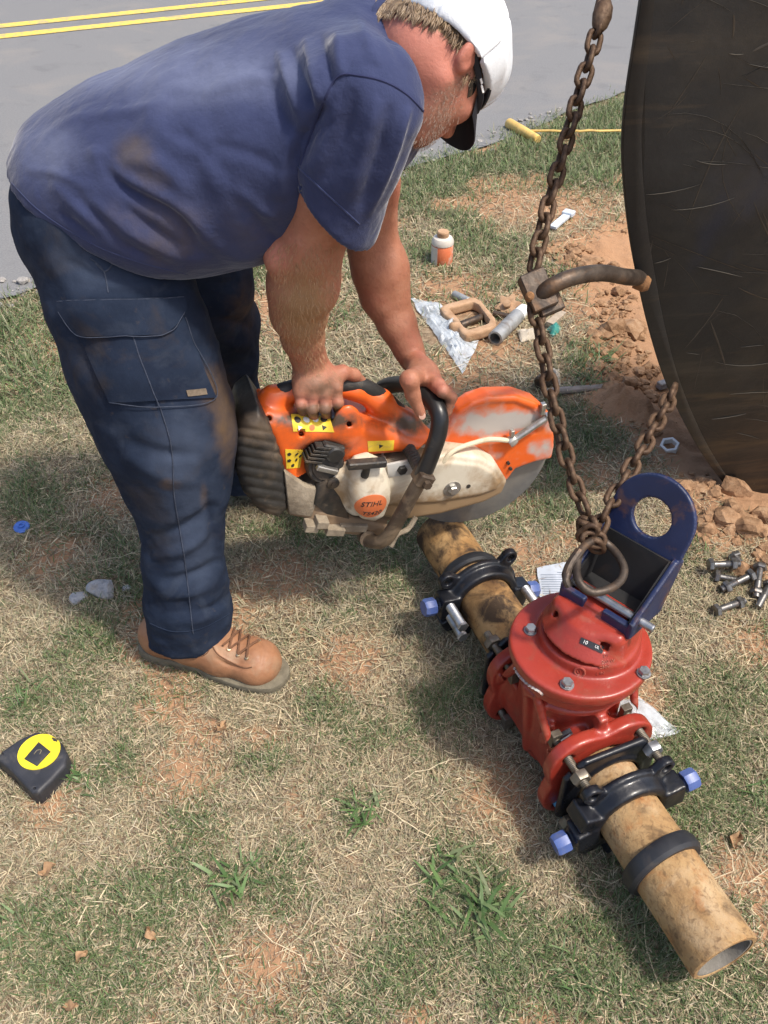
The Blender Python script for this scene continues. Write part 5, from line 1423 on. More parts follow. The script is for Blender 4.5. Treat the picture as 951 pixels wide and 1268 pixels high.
def patch2(tree, left, right, nu, off, thick):
    V = []; W = []; last = None
    for l, r in zip(left, right):
        for i in range(nu + 1):
            q = lerp(l, r, i / nu); p, n = hit(tree, *q)
            if p is None: p, n = last
            last = (p, n); V.append(p + n * (off + thick)); W.append(p + n * off)
    return sheet_from(V, W, nu, len(left) - 1)
def rows(pts, n): return spline(pts, n)
pk = obj('cargo_pocket', patch2(tt, rows([(98, 408), (108, 432), (122, 465), (137, 497)], 4), rows([(226, 392), (238, 425), (252, 460), (266, 492)], 4), 14, .0005, .0045), m_trou, trou)
fl = obj('pocket_flap', patch2(tt, rows([(76, 371), (77, 384), (100, 414)], 4), rows([(224, 367), (226, 387), (204, 414)], 4), 16, .006, .004), m_trou, pk)
m_pick = mat('pocket_label', [(.11, .085, .06), (.20, .155, .11)], 160, rough=.8)
obj('pocket_label', patch(tt, ((229, 482), (252, 480), (254, 488), (231, 490)), 5, 3, .006, .001), m_pick, pk)
for nm, ln, of, r in (('flap_stitch', [(76, 372), (150, 370), (223, 368)], .0095, .0008), ('flap_stitch', [(77, 384), (100, 413), (150, 415), (204, 413), (225, 387)], .0095, .0009), ('pocket_pleat', [(165, 417), (178, 455), (197, 502)], .005, .0011), ('pocket_stitch', [(228, 393), (240, 427), (266, 491), (200, 503), (137, 497)], .0045, .0008)):
    obj(nm, seam(tt, ln, r, 8, of), m_thread, pk)
obj('side_seam', seam(tt, [(198, 503), (212, 553), (216, 615), (228, 688), (239, 784)], .0011, 14, .0012), m_thread, trou)
obj('pocket_seam', seam(tt, [(112, 320), (128, 335), (134, 362)], .0012, 8, .0006), m_thread, trou)
obj('pocket_edge', seam(tt, [(140, 326), (130, 336), (118, 326)], .0014, 8, .0006), m_thread, trou)
obj('trouser_hem', seam(tt, [(186, 772), (215, 782), (250, 778), (284, 760)], .0012, 8, .0004), m_trou, trou)

# ---- boots
def boot(heel, toe, side, eye):
    d = unit(toe - heel); L = float(np.linalg.norm(toe - heel)); sd = np.array((d[1], -d[0], 0)); R = np.stack((d, sd, UP), 1)
    def bp(a, s_, z): return heel + R @ np.array((a, s_, z))
    v = Vox(np.minimum(heel, toe) - .12, np.maximum(heel, toe) + np.array((.12, .12, .26)), .0035)
    v.chain([bp(.050, 0, .058), bp(.13, 0, .058), bp(.20, -.004, .052), bp(.285, -.008, .044)], [.046, .045, .051, .046], .02)
    v.ell(bp(.282, -.008, .044), (.052, .053, .043), R, k=.02)
    v.chain([bp(.140, 0, .085), bp(.115, 0, .110), bp(.115, 0, .16)], [.040, .042, .042], .03)
    v.ell(bp(.060, 0, .060), (.056, .040, .048), R, k=.02)
    v.half(bp(0, 0, .022), (0, 0, -1), 's')
    UV, UF = v.mesh(2); UN = vnormals(UV, UF); pu = to_px(UV); UV = UV + UN * (.0022 * fbm(UV, 32, 3, 2) + emboss(UV, UN, pu, [(262, 796), (272, 812), (300, 826), (316, 824)], .0030, 2.2) + emboss(UV, UN, pu, [(268, 815), (285, 824), (310, 828)], -.003, 2.5) + emboss(UV, UN, pu, [(276, 782), (292, 772), (304, 780), (322, 792)], .005, 4) + emboss(UV, UN, pu, [(318, 790), (326, 806), (322, 828)], -.0025, 2.5) + emboss(UV, UN, pu, [(212, 800), (245, 806)], -.003, 3.5))[:, None]
    b_ = obj('boot', (UV, UF), m_boot, man, deg=70)
    out = [(-.002, 0), (.004, .030), (.03, .041), (.08, .042), (.13, .039), (.19, .050), (.26, .053), (.31, .040), (.331, .012), (.331, -.020), (.31, -.046), (.26, -.060), (.19, -.056), (.13, -.042), (.08, -.042), (.03, -.041), (.004, -.030)]
    out = spline(out, 4, True) * np.array((L / .332, 1))
    m2 = MB(); Rz = np.stack((d, sd, UP), 1)
    m2.prism(out[::-1], heel, Rz, .012, .030, .003); m2.prism([q for q in out[::-1] * np.array((1, .97))], heel, Rz, -.004, .0118, .002)
    obj('sole', m2, m_sole, b_)
    tree = bvh(UV, UF)
    return b_, tree, bp
heel_, toe_ = at_z(180, 800, .0), at_z(356, 849, 0.)
b1, t1, bp1 = boot(heel_, toe_, 1, True)
eyel = [[(283, 804), (295, 811), (306, 815)], [(297, 781), (309, 787), (320, 794)]]
for row in eyel:
    for q in row:
        p, n = hit(t1, *q)
        if p is not None: m2 = MB(); m2.lathe([(.0035, -.001), (.0048, .001), (.004, .004), (.002, .0045)], p, frame(n), 12); obj('eyelet', m2, m_brass, b1)
for a_, c_ in ((eyel[0][0], eyel[1][1]), (eyel[0][1], eyel[1][0]), (eyel[0][1], eyel[1][2]), (eyel[0][2], eyel[1][1]), (eyel[0][0], (290, 778)), ((276, 800), eyel[1][0])):
    obj('lace', seam(t1, [a_, lerp(a_, c_, .5), c_], .0026, 6, .004), m_lace, b1)
m2 = MB(); p, n = hit(t1, 300, 797)
obj('boot_seam', seam(t1, [(262, 798), (272, 812), (300, 826), (312, 826)], .0013, 8, .0003), m_lace, b1)
obj('boot_seam', seam(t1, [(186, 788), (215, 806), (250, 812), (262, 800)], .0013, 8, .0003), m_lace, b1)
boot(np.array((-.40, 1.87, 0.)), np.array((-.08, 1.80, 0.)), -1, False)
# ================================================================== EXCAVATOR BUCKET, HOOK, CHAIN
def bucket_mat():
    m = bpy.data.materials.new('worn_black_bucket_steel'); m.use_nodes = True; N = m.node_tree.nodes; L = m.node_tree.links; b = N['Principled BSDF']
    tc = N.new('ShaderNodeTexCoord')
    def noise(sc, stretch=(1, 1, 1), rot=(0, 0, 0), det=7, dist=0.):
        mp = N.new('ShaderNodeMapping'); mp.inputs['Rotation'].default_value = rot; mp.inputs['Scale'].default_value = stretch; L.new(tc.outputs['Object'], mp.inputs[0])
        n = N.new('ShaderNodeTexNoise'); n.inputs['Scale'].default_value = sc; n.inputs['Detail'].default_value = det; n.inputs['Roughness'].default_value = .65; n.inputs['Distortion'].default_value = dist; L.new(mp.outputs[0], n.inputs[0]); return n.outputs['Fac']
    def rmp(f, a, c, t=1.):
        r = N.new('ShaderNodeMapRange'); r.inputs[1].default_value = a; r.inputs[2].default_value = c; r.inputs[4].default_value = t; L.new(f, r.inputs[0]); return r.outputs[0]
    def mix(f, a, c):
        x = N.new('ShaderNodeMix'); x.data_type = 'RGBA'; L.new(f, x.inputs[0])
        if isinstance(a, tuple): x.inputs[6].default_value = (*a, 1)
        else: L.new(a, x.inputs[6])
        x.inputs[7].default_value = (*c, 1); return x.outputs[2]
    def mul(a, c):
        x = N.new('ShaderNodeMath'); x.operation = 'MULTIPLY'; L.new(a, x.inputs[0]); L.new(c, x.inputs[1]); return x.outputs[0]
    def band(f, c, w):      # thin line where the noise crosses c
        s_ = N.new('ShaderNodeMath'); s_.operation = 'SUBTRACT'; L.new(f, s_.inputs[0]); s_.inputs[1].default_value = c
        a = N.new('ShaderNodeMath'); a.operation = 'ABSOLUTE'; L.new(s_.outputs[0], a.inputs[0]); r = N.new('ShaderNodeMapRange'); r.inputs[1].default_value = 0; r.inputs[2].default_value = w; r.inputs[3].default_value = 1; r.inputs[4].default_value = 0; L.new(a.outputs[0], r.inputs[0]); return r.outputs[0]
    col = mix(rmp(noise(3.2), .35, .7), (.015, .016, .0175), (.030, .031, .031))
    col = mix(rmp(noise(1.9, det=10), .48, .70, .8), col, (.060, .052, .040))
    col = mix(rmp(noise(5, (1, .5, 1), det=9), .63, .74, .5), col, (.10, .066, .036))
    col = mix(rmp(noise(2.3, (1, 1, .4), det=4), .60, .70, .6), col, (.014, .022, .05))
    for rot, st, c in (((0, .5, 0), (.5, 1, 3.2), (.105, .078, .045)), ((0, -.9, 0), (.5, 1, 3.6), (.075, .068, .055)), ((0, 1.35, 0), (.4, 1, 4), (.12, .085, .05))):
        col = mix(mul(rmp(noise(3.4, st, rot, 8), .56, .72, .75), rmp(noise(1.6, det=3), .42, .6)), col, c)
    g = N.new('ShaderNodeNewGeometry'); pw = rmp(noise(40), .45, .6)
    L.new(col, b.inputs['Base Color'])
    r = N.new('ShaderNodeMapRange'); r.inputs[3].default_value = .42; r.inputs[4].default_value = .72; L.new(noise(6), r.inputs[0]); L.new(r.outputs[0], b.inputs['Roughness'])
    b.inputs['Metallic'].default_value = .25
    bp1 = N.new('ShaderNodeBump'); bp1.inputs['Strength'].default_value = .3; bp1.inputs['Distance'].default_value = .004; L.new(noise(28), bp1.inputs['Height'])
    bp2 = N.new('ShaderNodeBump'); bp2.inputs['Strength'].default_value = .35; bp2.inputs['Distance'].default_value = .03; L.new(noise(2.6, det=2), bp2.inputs['Height']); L.new(bp1.outputs[0], bp2.inputs['Normal'])
    L.new(bp2.outputs[0], b.inputs['Normal']); return m
m_bucket = bucket_mat()
m_chain = mat('rusty_chain_steel', [(.045, .024, .014), (.085, .048, .027), (.13, .078, .045)], 60, rough=(.5, .8), metal=.45, bump=[(160, .5, .002)], dirt=((.20, .135, .085), 40, .60, .6))
m_iron = mat('worn_dark_iron', [(.040, .030, .024), (.075, .058, .046), (.12, .095, .075)], 24, rough=(.4, .65), metal=.6, bump=[(70, .35, .003), (260, .3, .001)], dirt=((.17, .095, .05), 18, .58, .7))
m_rusttip = mat('flame_cut_rust', [(.16, .075, .03), (.30, .15, .06)], 60, rough=.9, bump=(120, .8, .004))
BO = at_y(795, 348, 1.60); BN = unit((.15, -1, -.30)); BX = unit(np.cross((0, 0, 1), BN)); BX = BX if BX[0] > 0 else -BX; BY = np.cross(BN, BX); BY = BY if BY[2] > 0 else -BY
RBk = np.stack((BX, BY, np.cross(BX, BY)), 1)
def bk(px, py): p = at_plane(px, py, BO, BN) - BO; return np.array((p @ BX, p @ BY))
lf = [bk(*q) for q in ((798, -40), (796, -20), (793, 0), (784, 60), (775, 120), (770.5, 175), (772, 225), (779, 290), (790, 350), (804, 410), (822, 468), (846, 522), (874, 570), (908, 612), (955, 648), (1010, 676))]
lf = list(spline(lf, 4)); yb = lf[-1][1]
x_r = lf[-1][0] + .55
out_ = np.array(lf + [np.array((x_r - .2, yb - .03)), np.array((x_r, yb + .12)), np.array((x_r + .05, lf[0][1]))])
bucket = thing('excavator_bucket', 'huge black scratched steel excavator bucket hanging over the trench', 'excavator bucket', BO + BX * .5 + BY * yb)
wN = RBk[:, 2] @ BN
z0, z1 = (0., -.012) if wN > 0 else (0., .012)
b = MB(); b.prism(out_, BO, RBk, z0, z1, .004); obj('side_plate', b, m_bucket, bucket)
# reinforcing band along the cutting edge, slightly proud of the plate
band_o = lf[4:-6]; band_i = []
for i, q in enumerate(band_o):
    t = unit(band_o[min(i + 1, len(band_o) - 1)] - band_o[max(i - 1, 0)]); nrm = np.array((-t[1], t[0])); nrm = nrm if nrm[0] > 0 else -nrm
    band_i.append(q + nrm * .034 * (0.4 + .6 * math.sin(math.pi * (i + 2) / (len(band_o) + 3))))
b = MB(); b.prism(np.array([q + np.array((.002, 0)) for q in band_o] + band_i[::-1]), BO, RBk, -z1 * .0, -z1 * .14, .0008); obj('edge_band', b, m_bucket, bucket)
# scratches worn through to brown and grey metal
m_scr = mat('scratched_metal', [(.034, .031, .028), (.058, .050, .040), (.085, .070, .052)], 12, rough=.7)
b = MB(); rs_ = random.Random(12)
front = -1 if wN < 0 else 1
for k in range(120):
    x0, y0 = rs_.uniform(780, 990), rs_.uniform(-10, 610); a = rs_.choice((.25, .3, -.15, .1, -.9, 1.2, 2.0, .5)) + rs_.gauss(0, .22); L = rs_.choice((30, 50, 80, 140)) * rs_.uniform(.4, 1.2); cv = rs_.gauss(0, .009)
    pts = []
    for t in np.linspace(0, L, 7):
        q = (x0, y0); e = bk(x0, y0); pts.append(BO + RBk @ np.array((e[0], e[1], front * .0006)))
        x0 += math.cos(a) * L / 6; y0 += math.sin(a) * L / 6; a += cv * L / 6
    # stay on the plate
    ok = all(to_px([p])[0][0] > np.interp(to_px([p])[0][1], [0, 60, 175, 290, 410, 522, 612, 648], [798, 790, 776, 784, 810, 852, 914, 961]) for p in pts)
    if not ok: continue
    w = rs_.choice((.0006, .0008, .0012, .002)) * rs_.uniform(.7, 1.2); b.tube(pts, [w * .2, w * .8, w, w * .9, w, w * .7, w * .2], 4, flat=.25)
sc_ = obj('scratches', b, m_scr, bucket); sc_['kind'] = 'stuff'
# curved shell behind the plate, and the far plate
sgn = -1 if wN > 0 else 1
def bw(q, w): return BO + RBk @ np.array((q[0] + (max(w - .012, 0)) * .95 * min(1, max(0, (x_r - q[0]) / .6)), q[1] + max(w - .012, 0) * .12, sgn * w))
ring = [np.array(q) for q in out_[8:-1]]; V = []; W = []
ctr = np.mean(out_, 0)
nv = 3
for w in np.linspace(.013, .50, nv + 1):
    for q in ring: V.append(bw(q + unit(ctr - q) * .004, w)); W.append(bw(q + unit(ctr - q) * .026, w))
obj('shell', sheet_from(V, W, len(ring) - 1, nv), m_bucket, bucket, deg=40)
far_o = np.array([(lambda p: (p @ BX, p @ BY))(bw(q, .5) - BO) for q in out_]); b = MB(); b.prism(far_o, BO, RBk, sgn * .501, sgn * .529, .004); obj('far_side_plate', b, m_bucket, bucket)
# cutting lip seen low down at the right, in the trench
p0, p1 = bw(bk(905, 606), -.0), bw(bk(1010, 668), -.0)
b = MB(); b.box((p0 + p1) / 2 + UP * -.035 + BN * .03, (float(np.linalg.norm(p1 - p0)) / 2, .035, .014), frame(BN, p1 - p0), .3); obj('cutting_lip', b, m_navy if False else m_bucket, bucket)
# bent hook rod with its plate
CL = at_y(665, 362, 1.41)
rod = [BO + BN * -.01, at_d(776, 343, 1.66), at_d(745, 338, 1.58), at_d(710, 343, 1.53), at_d(684, 354, 1.52), at_d(668, 366, 1.535)]
b = MB(); b.tube(spline(rod, 7), [.0155] * 8 + [.0150] * 14 + [.0145] * 14, 16); rd_ = obj('hook_rod', b, m_iron, bucket)
b = MB(); b.tube([BO - BN * .004 + BX * -.012, BO + BN * .008 + BX * .004, BO + BN * .012 + BX * .012], [.0165, .017, .011], 14); obj('weld_stub', b, m_rusttip, bucket)
cx = unit(at_d(672, 334, 1.535) - at_d(642, 347, 1.535)); cy = unit(at_d(642, 347, 1.535) - at_d(660, 388, 1.535)); cn = np.cross(cx, cy); Rcl = np.stack((cx, unit(np.cross(cn, cx)), unit(cn)), 1)
cc_ = at_d(666, 361, 1.54)
b = MB(); b.box(cc_, (.023, .034, .017), Rcl, .12); b.box(cc_ + Rcl @ np.array((.012, -.028, -.012)), (.022, .016, .012), Rcl, .2); cb = obj('grab_plate', b, m_iron, bucket)
b = MB(); p = at_d(656, 367, 1.512); b.lathe([(.0075, -.01), (.0075, .004), (.005, .007)], p, frame(-CFw), 14); obj('plate_pin', b, m_rusttip, cb)

# --- chain links: one mesh, every link an object
PITCH, WIRE = .0315, .0053
def link_mesh(hl=.0205, hw=.0116, r=WIRE):
    st = hl - hw; pts = []
    for a in np.linspace(-math.pi / 2, math.pi / 2, 7): pts.append((st + hw * math.cos(a), hw * math.sin(a), 0))
    for a in np.linspace(math.pi / 2, 1.5 * math.pi, 7): pts.append((-st + hw * math.cos(a), hw * math.sin(a), 0))
    b = MB(); b.tube(pts, r, 8, closed=True); V, F = b.get(); me = make_mesh('link', V, F); me.materials.append(m_chain); return me
LINK = link_mesh()
rl = random.Random(3)
def hang(root, path, roll0=0.):
    P = spline(path, 30); d = np.concatenate(([0], np.cumsum(np.linalg.norm(P[1:] - P[:-1], axis=1)))); n = int(d[-1] / PITCH)
    for i in range(n + 1):
        s_ = i * PITCH; p = np.array([np.interp(s_, d, P[:, k]) for k in range(3)]); q = np.array([np.interp(min(s_ + .004, d[-1]), d, P[:, k]) for k in range(3)]); q0 = np.array([np.interp(max(s_ - .004, 0), d, P[:, k]) for k in range(3)])
        t = unit(q - q0); nn = unit(-CFw - t * (-CFw @ t)); a = roll0 + (math.pi / 2 if i % 2 else 0) + rl.uniform(-.22, .22)
        y = np.cross(nn, t); nn2 = nn * math.cos(a) + y * math.sin(a); tt_ = unit(t + .06 * np.array((rl.uniform(-1, 1), rl.uniform(-1, 1), 0)))
        nn2 = unit(nn2 - tt_ * (nn2 @ tt_))
        o = bpy.data.objects.new('link', LINK); COL.objects.link(o); M = Matrix([[*r] for r in np.stack((tt_, np.cross(nn2, tt_), nn2), 1)]).to_4x4(); M.translation = Vector(p)
        o.parent = root; o.matrix_parent_inverse = world_of(root).inverted(); o.matrix_basis = M
ch1 = thing('lifting_chain', 'long rusty chain hanging through the hook plate down to the blue bracket', 'chain', at_d(664, 386, 1.55))
hang(ch1, [at_d(762, -70, 1.58), at_d(751, -10, 1.57), at_d(736, 50, 1.565), at_d(716, 120, 1.56), at_d(697, 190, 1.55), at_d(680, 250, 1.545), at_d(668, 300, 1.54), at_d(659, 338, 1.54)], .35)
hang(ch1, [at_d(664, 388, 1.545), at_d(672, 430, 1.55), at_d(683, 490, 1.56), at_d(697, 550, 1.57), at_d(712, 600, 1.575), at_d(727, 640, 1.575)], .2)
b = MB(); p0, p1 = at_d(750, 2, 1.56), at_d(741, 38, 1.56); b.tube([p0, lerp(p0, p1, .15), lerp(p0, p1, .5), lerp(p0, p1, .85), p1], [.010, .0155, .0175, .014, .009], 12, flat=.75); obj('coupling', b, m_chain, ch1)
b = MB(); b.tube(spline([at_d(*q) for q in ((721, 679, 1.53), (714, 700, 1.50), (717, 720, 1.475), (731, 733, 1.47), (750, 731, 1.475), (767, 721, 1.50), (773, 707, 1.52), (768, 692, 1.54), (755, 676, 1.56), (740, 668, 1.555))], 5, True), .0072, 12, closed=True); obj('grab_ring', b, m_iron, ch1)
b = MB(); b.tube(spline([at_d(*q) for q in ((718, 682, 1.51), (706, 700, 1.50), (701, 716, 1.49), (705, 726, 1.49))], 5), [.0085] * 10 + [.007] * 6, 10); obj('hook_tip', b, m_iron, ch1)
for (px_, py_, dd, t, roll) in ((730, 648, 1.56, (1, .4, -.5), .4), (737, 652, 1.555, (.3, .2, -1), 1.3), (728, 660, 1.55, (-.6, .1, -1), .2), (735, 668, 1.55, (1, 0, -.2), 1.0), (724, 655, 1.565, (.2, -.5, -1), .8), (738, 676, 1.56, (.5, .2, -1), .3)):
    o = bpy.data.objects.new('link', LINK); COL.objects.link(o); R = frame(unit(t)); R = R[:, [2, 0, 1]] @ np.array(Matrix.Rotation(roll, 3, 'X'))
    M = Matrix([[*r] for r in R]).to_4x4(); M.translation = Vector(at_d(px_, py_, dd)); o.parent = ch1; o.matrix_parent_inverse = world_of(ch1).inverted(); o.matrix_basis = M
ch2 = thing('lifting_chain', 'shorter rusty chain rising from the blue bracket to the lower edge of the bucket', 'chain', at_d(740, 650, 1.57))
hang(ch2, [at_d(742, 652, 1.565), at_d(757, 622, 1.57), at_d(774, 592, 1.585), at_d(793, 560, 1.61), at_d(812, 525, 1.65), at_d(827, 498, 1.69), at_d(837, 478, 1.72)], .3)
# ================================================================== THINGS LYING ABOUT
def gz(p): return float(ground_z(p[0], p[1]))
def gp(px, py, up=0.):
    p = at_z(px, py, 0.); p = at_z(px, py, gz(p) + up); return p
m_tapeb = mat('black_rubber_case', [(.018, .019, .024), (.035, .036, .043)], 20, rough=(.45, .65), bump=(300, .3, .001), dirt=((.10, .09, .08), 30, .62, .6))
m_tapey = mat('yellow_plastic', [(.78, .60, .02), (.82, .66, .03)], 20, rough=.45, dirt=((.5, .4, .12), 60, .66, .5))
tp = thing('tape_measure', 'black tape measure with a yellow round face lying in the grass', 'tape measure', at_z(44, 950, .0))
v = Vox(at_z(44, 950, 0) - .10, at_z(44, 950, 0) + np.array((.10, .10, .08)), .0022)
po = np.array([at_z(*q, .046)[:2] for q in ((-6, 938), (2, 929), (24, 914), (44, 905), (62, 908), (77, 919), (84, 933), (81, 947), (64, 966), (48, 981), (38, 981), (14, 955))])
v.prism(po, (0, 0, 0), np.eye(3), -.004, .046, rd=.008)
for q in ((3, 934), (43, 976)): v.cyl(at_z(*q, .04), at_z(*q, .06), .0025, op='s')
EV, EF = v.mesh(2); obj('case', (EV, EF), m_tapeb, tp, deg=60); et = bvh(EV, EF)
fd = surf_disc(et, (48.5, 931), .0415, m_tapey, 'face_disc', tp, .0, .0022, 40)
c_ = at_z(48.5, 931, .046); 
q = [at_z(x, y, .0485)[:2] for x, y in ((48, 919), (63, 931), (46, 949), (30, 940))]
b = MB(); b.prism(np.array(q), (0, 0, 0), np.eye(3), .0478, .0500, .0006); lb = obj('face_label', b, m_tapeb, fd)
b = MB(); b.tube(spline([at_z(42, 934, .0502), at_z(46, 929, .0505), at_z(51, 929, .0505), at_z(49, 934, .0502)], 4), .0011, 6); obj('label_mark', b, m_sole, lb)
b = MB(); b.box(at_z(-6, 946, .02), (.006, .010, .014), np.array(Matrix.Rotation(.7, 3, 'Z')), .2); obj('tape_hook', b, m_zinc, tp)

m_bcap = mat('blue_plastic', [(.045, .12, .42), (.07, .17, .52)], 40, rough=.4, dirt=((.2, .2, .22), 60, .62, .5))
b = MB(); p = gp(27, 653, .008); b.lathe([(.020, 0), (.0205, .003), (.017, .006), (.009, .006), (.008, .011), (.005, .011), (.0045, .007)], p, frame(unit((.1, -.15, 1))), 24); tag(obj('bottle_cap', b, m_bcap), 'small blue plastic cap lying in the grass on the left', 'bottle cap')
m_conc = mat('broken_concrete', [(.24, .245, .255), (.34, .34, .345), (.42, .42, .415)], 40, rough=.95, bump=[(50, .9, .006), (200, .6, .002)], dirt=((.24, .20, .15), 20, .6, .6))
for px_, py_, r, lab in ((127, 730, (.042, .030, .026), 'largest pale grey lump of broken concrete behind the boot'), (97, 741, (.022, .020, .016), 'medium grey lump of concrete left of the largest one'), (157, 729, (.014, .009, .010), 'smallest pale chip of concrete right of the largest lump')):
    p = gp(px_, py_, r[2] * .4); v = Vox(p - .06, p + .06, .0022)
    def fn(P, p=p, r=r): 
        q = (P - p); n_ = .32 * fbm(q * 1., 38, 4, int(px_)); return (np.linalg.norm(q / np.array(r), axis=-1) - 1 - n_) * min(r)
    v.op(fn, p - .058, p + .058); r_ = random.Random(int(px_))
    for q in range(13):
        nn = unit((r_.gauss(0, 1), r_.gauss(0, 1), r_.gauss(0, 1))); v.half(p + nn * np.array(r) * r_.uniform(.62, .95), nn, 's')
    tag(obj('concrete_chunk', v.mesh(0), m_conc, deg=24), lab, 'concrete chunk', 'lumps of broken concrete')

# plastic bags, paper tag
def poly_mat(name, col, tr, rough=.25):
    m = bpy.data.materials.new(name); m.use_nodes = True; N = m.node_tree.nodes; L = m.node_tree.links; b = N['Principled BSDF']
    b.inputs['Base Color'].default_value = (*col, 1); b.inputs['Roughness'].default_value = rough; b.inputs['Specular IOR Level'].default_value = .5
    t = N.new('ShaderNodeBsdfTransparent'); x = N.new('ShaderNodeMixShader'); n = N.new('ShaderNodeTexNoise'); n.inputs['Scale'].default_value = 18; n.inputs['Detail'].default_value = 5
    tc = N.new('ShaderNodeTexCoord'); L.new(tc.outputs['Object'], n.inputs['Vector']); r = N.new('ShaderNodeMapRange'); r.inputs[1].default_value = .35; r.inputs[2].default_value = .65; r.inputs[3].default_value = tr * .6; r.inputs[4].default_value = tr * 1.3; L.new(n.outputs['Fac'], r.inputs[0]); L.new(r.outputs[0], x.inputs[0])
    bn = N.new('ShaderNodeBump'); bn.inputs['Strength'].default_value = .5; bn.inputs['Distance'].default_value = .006; n2 = N.new('ShaderNodeTexNoise'); n2.inputs['Scale'].default_value = 60; L.new(tc.outputs['Object'], n2.inputs['Vector']); L.new(n2.outputs['Fac'], bn.inputs['Height']); L.new(bn.outputs[0], b.inputs['Normal'])
    L.new(b.outputs[0], x.inputs[1]); L.new(t.outputs[0], x.inputs[2]); L.new(x.outputs[0], N['Material Output'].inputs[0]); return m
m_poly = poly_mat('clear_plastic_film', (.66, .71, .75), .55)
def film(corners, h, nu, nv, seed, thick=.0015, crinkle=.012):
    a, b_, c, d = [gp(*q)[:2] for q in corners]; V = []; W = []
    for j in range(nv + 1):
        for i in range(nu + 1):
            u, w = i / nu, j / nv; q = (a * (1 - u) + b_ * u) * (1 - w) + (d * (1 - u) + c * u) * w
            P = np.array((q[0], q[1], 0)); k = crinkle * (1 - abs(2 * u - 1) ** 4) * (1 - abs(2 * w - 1) ** 4)
            q = q + .006 * np.array((vnoise(P, 30, seed), vnoise(P, 30, seed + 4)))
            z = gz(q) + .006 + h * math.sin(math.pi * u) * math.sin(math.pi * w) + k * abs(float(fbm(P, 26, 3, seed))) * 2.2
            V.append((q[0], q[1], z + thick)); W.append((q[0], q[1], z))
    return sheet_from(V, W, nu, nv)
tag(obj('plastic_bag', film(((506, 370), (540, 376), (592, 424), (573, 466)), .016, 40, 22, 3, crinkle=.016), m_poly, deg=25), 'crumpled clear plastic bag on dry grass behind the left arm', 'plastic bag')
tag(obj('plastic_bag', film(((752, 876), (790, 862), (844, 909), (800, 921)), .008, 24, 12, 9), m_poly, deg=25), 'clear plastic bag half under the red valve, beside its near flange', 'plastic bag')
m_paper = mat('printed_tag_paper', [(.40, .44, .50), (.48, .52, .58)], 14, rough=.7, bump=(60, .2, .002), dirt=((.3, .27, .22), 20, .62, .5))
m_print = mat('grey_print', [(.16, .19, .25), (.22, .25, .31)], 60, rough=.8)
pt = film(((664, 704), (712, 697), (712, 755), (671, 762)), .004, 12, 12, 5, .0008, .002)
po_ = obj('paper_tag', pt, m_paper, deg=40); tag(po_, 'printed grey paper tag lying on the ground behind the valve', 'paper tag')
pv, pf = pt.get(); ptr = bvh(pv, pf); b = MB()
for k in range(17):
    y = 709 + k * 2.9; V = []; xs = np.linspace(669 + k * .35, 706, 9)
    if k in (0, 12): xs = np.linspace(690, 704, 5)
    pts = []
    for x in xs:
        p, n = hit(ptr, x, y)
        if p is not None: pts.append(p + n * .0006)
    if len(pts) > 1: b.tube(pts, .0012, 4, flat=.2)
obj('print_line', b, m_print, po_)

# fittings beyond the plastic bag
m_tan = mat('tan_rusted_casting', [(.30, .17, .09), (.42, .26, .15), (.50, .33, .21)], 20, rough=.85, bump=[(60, .4, .004)], dirt=((.14, .09, .06), 16, .62, .7))
m_galv = mat('galvanised_pipe', [(.30, .30, .29), (.44, .44, .43)], 30, rough=(.4, .6), metal=.5, dirt=((.20, .15, .11), 20, .58, .7))
cf = thing('clamp_frame', 'tan rectangular cast frame lying beside the plastic bag', 'pipe clamp', gp(580, 400))
P_ = [gp(x, y, .03)[:2] for x, y in ((544, 383), (552, 378), (586, 369), (596, 374), (614, 397), (615, 405), (606, 411), (577, 420), (570, 414), (563, 400), (550, 393))]
Q_ = [gp(x, y, .03)[:2] for x, y in ((556, 384), (586, 376), (592, 379), (606, 399), (604, 404), (580, 411), (574, 406), (566, 394))]
v = Vox(gp(580, 395) - .20, gp(580, 395) + .20, .005); v.prism(P_, (0, 0, gz(gp(580, 400))), np.eye(3), .0, .036, rd=.008); v.prism(Q_, (0, 0, gz(gp(580, 400))), np.eye(3), -.05, .08, op='s', k=.004)
v.cap(gp(561, 404, .03), gp(566, 410, .02), .016, .014, .01)
obj('cast_frame', v.mesh(2), m_tan, cf)
def rod(name, label, cat, px0, px1, r, m, up=None, group=None):
    a, c = gp(*px0, r), gp(*px1, r)
    b = MB(); b.tube([a, a * .98 + c * .02, a * .02 + c * .98, c], [r * .9, r, r, r * .9], 14); o = obj(name, b, m); return tag(o, label, cat, group)
rod('steel_bar', 'short dark steel bar lying inside the tan frame', 'bar', (570, 403), (602, 391), .014, m_iron)
rod('pipe_stub', 'short dark pipe end behind the tan frame', 'pipe stub', (562, 364), (580, 373), .014, m_galv)
st = thing('pipe_nipple', 'grey pipe nipple with white threaded end beside the tan frame', 'pipe nipple', gp(625, 405))
a, c = gp(613, 419, .026), gp(641, 391, .026); d_ = unit(c - a); Ls = float(np.linalg.norm(c - a))
b = MB(); b.lathe([(.019, 0), (.026, .001), (.026, Ls), (.019, Ls), (.019, .0)], a, frame(d_), 24, close=True); obj('barrel', b, m_galv, st)
b = MB(); b.lathe([(.020, Ls), (.024, Ls), (.022, Ls + .05), (.018, Ls + .05)], a, frame(d_), 20, close=True); obj('white_thread', b, m_white, st)
sf = thing('star_knob', 'brown star shaped iron knob beside the grey nipple', 'iron knob', gp(628, 380))
b = MB(); n_ = 36; aa = np.arange(n_) * 2 * math.pi / n_; rr_ = .040 + .010 * np.cos(6 * aa)
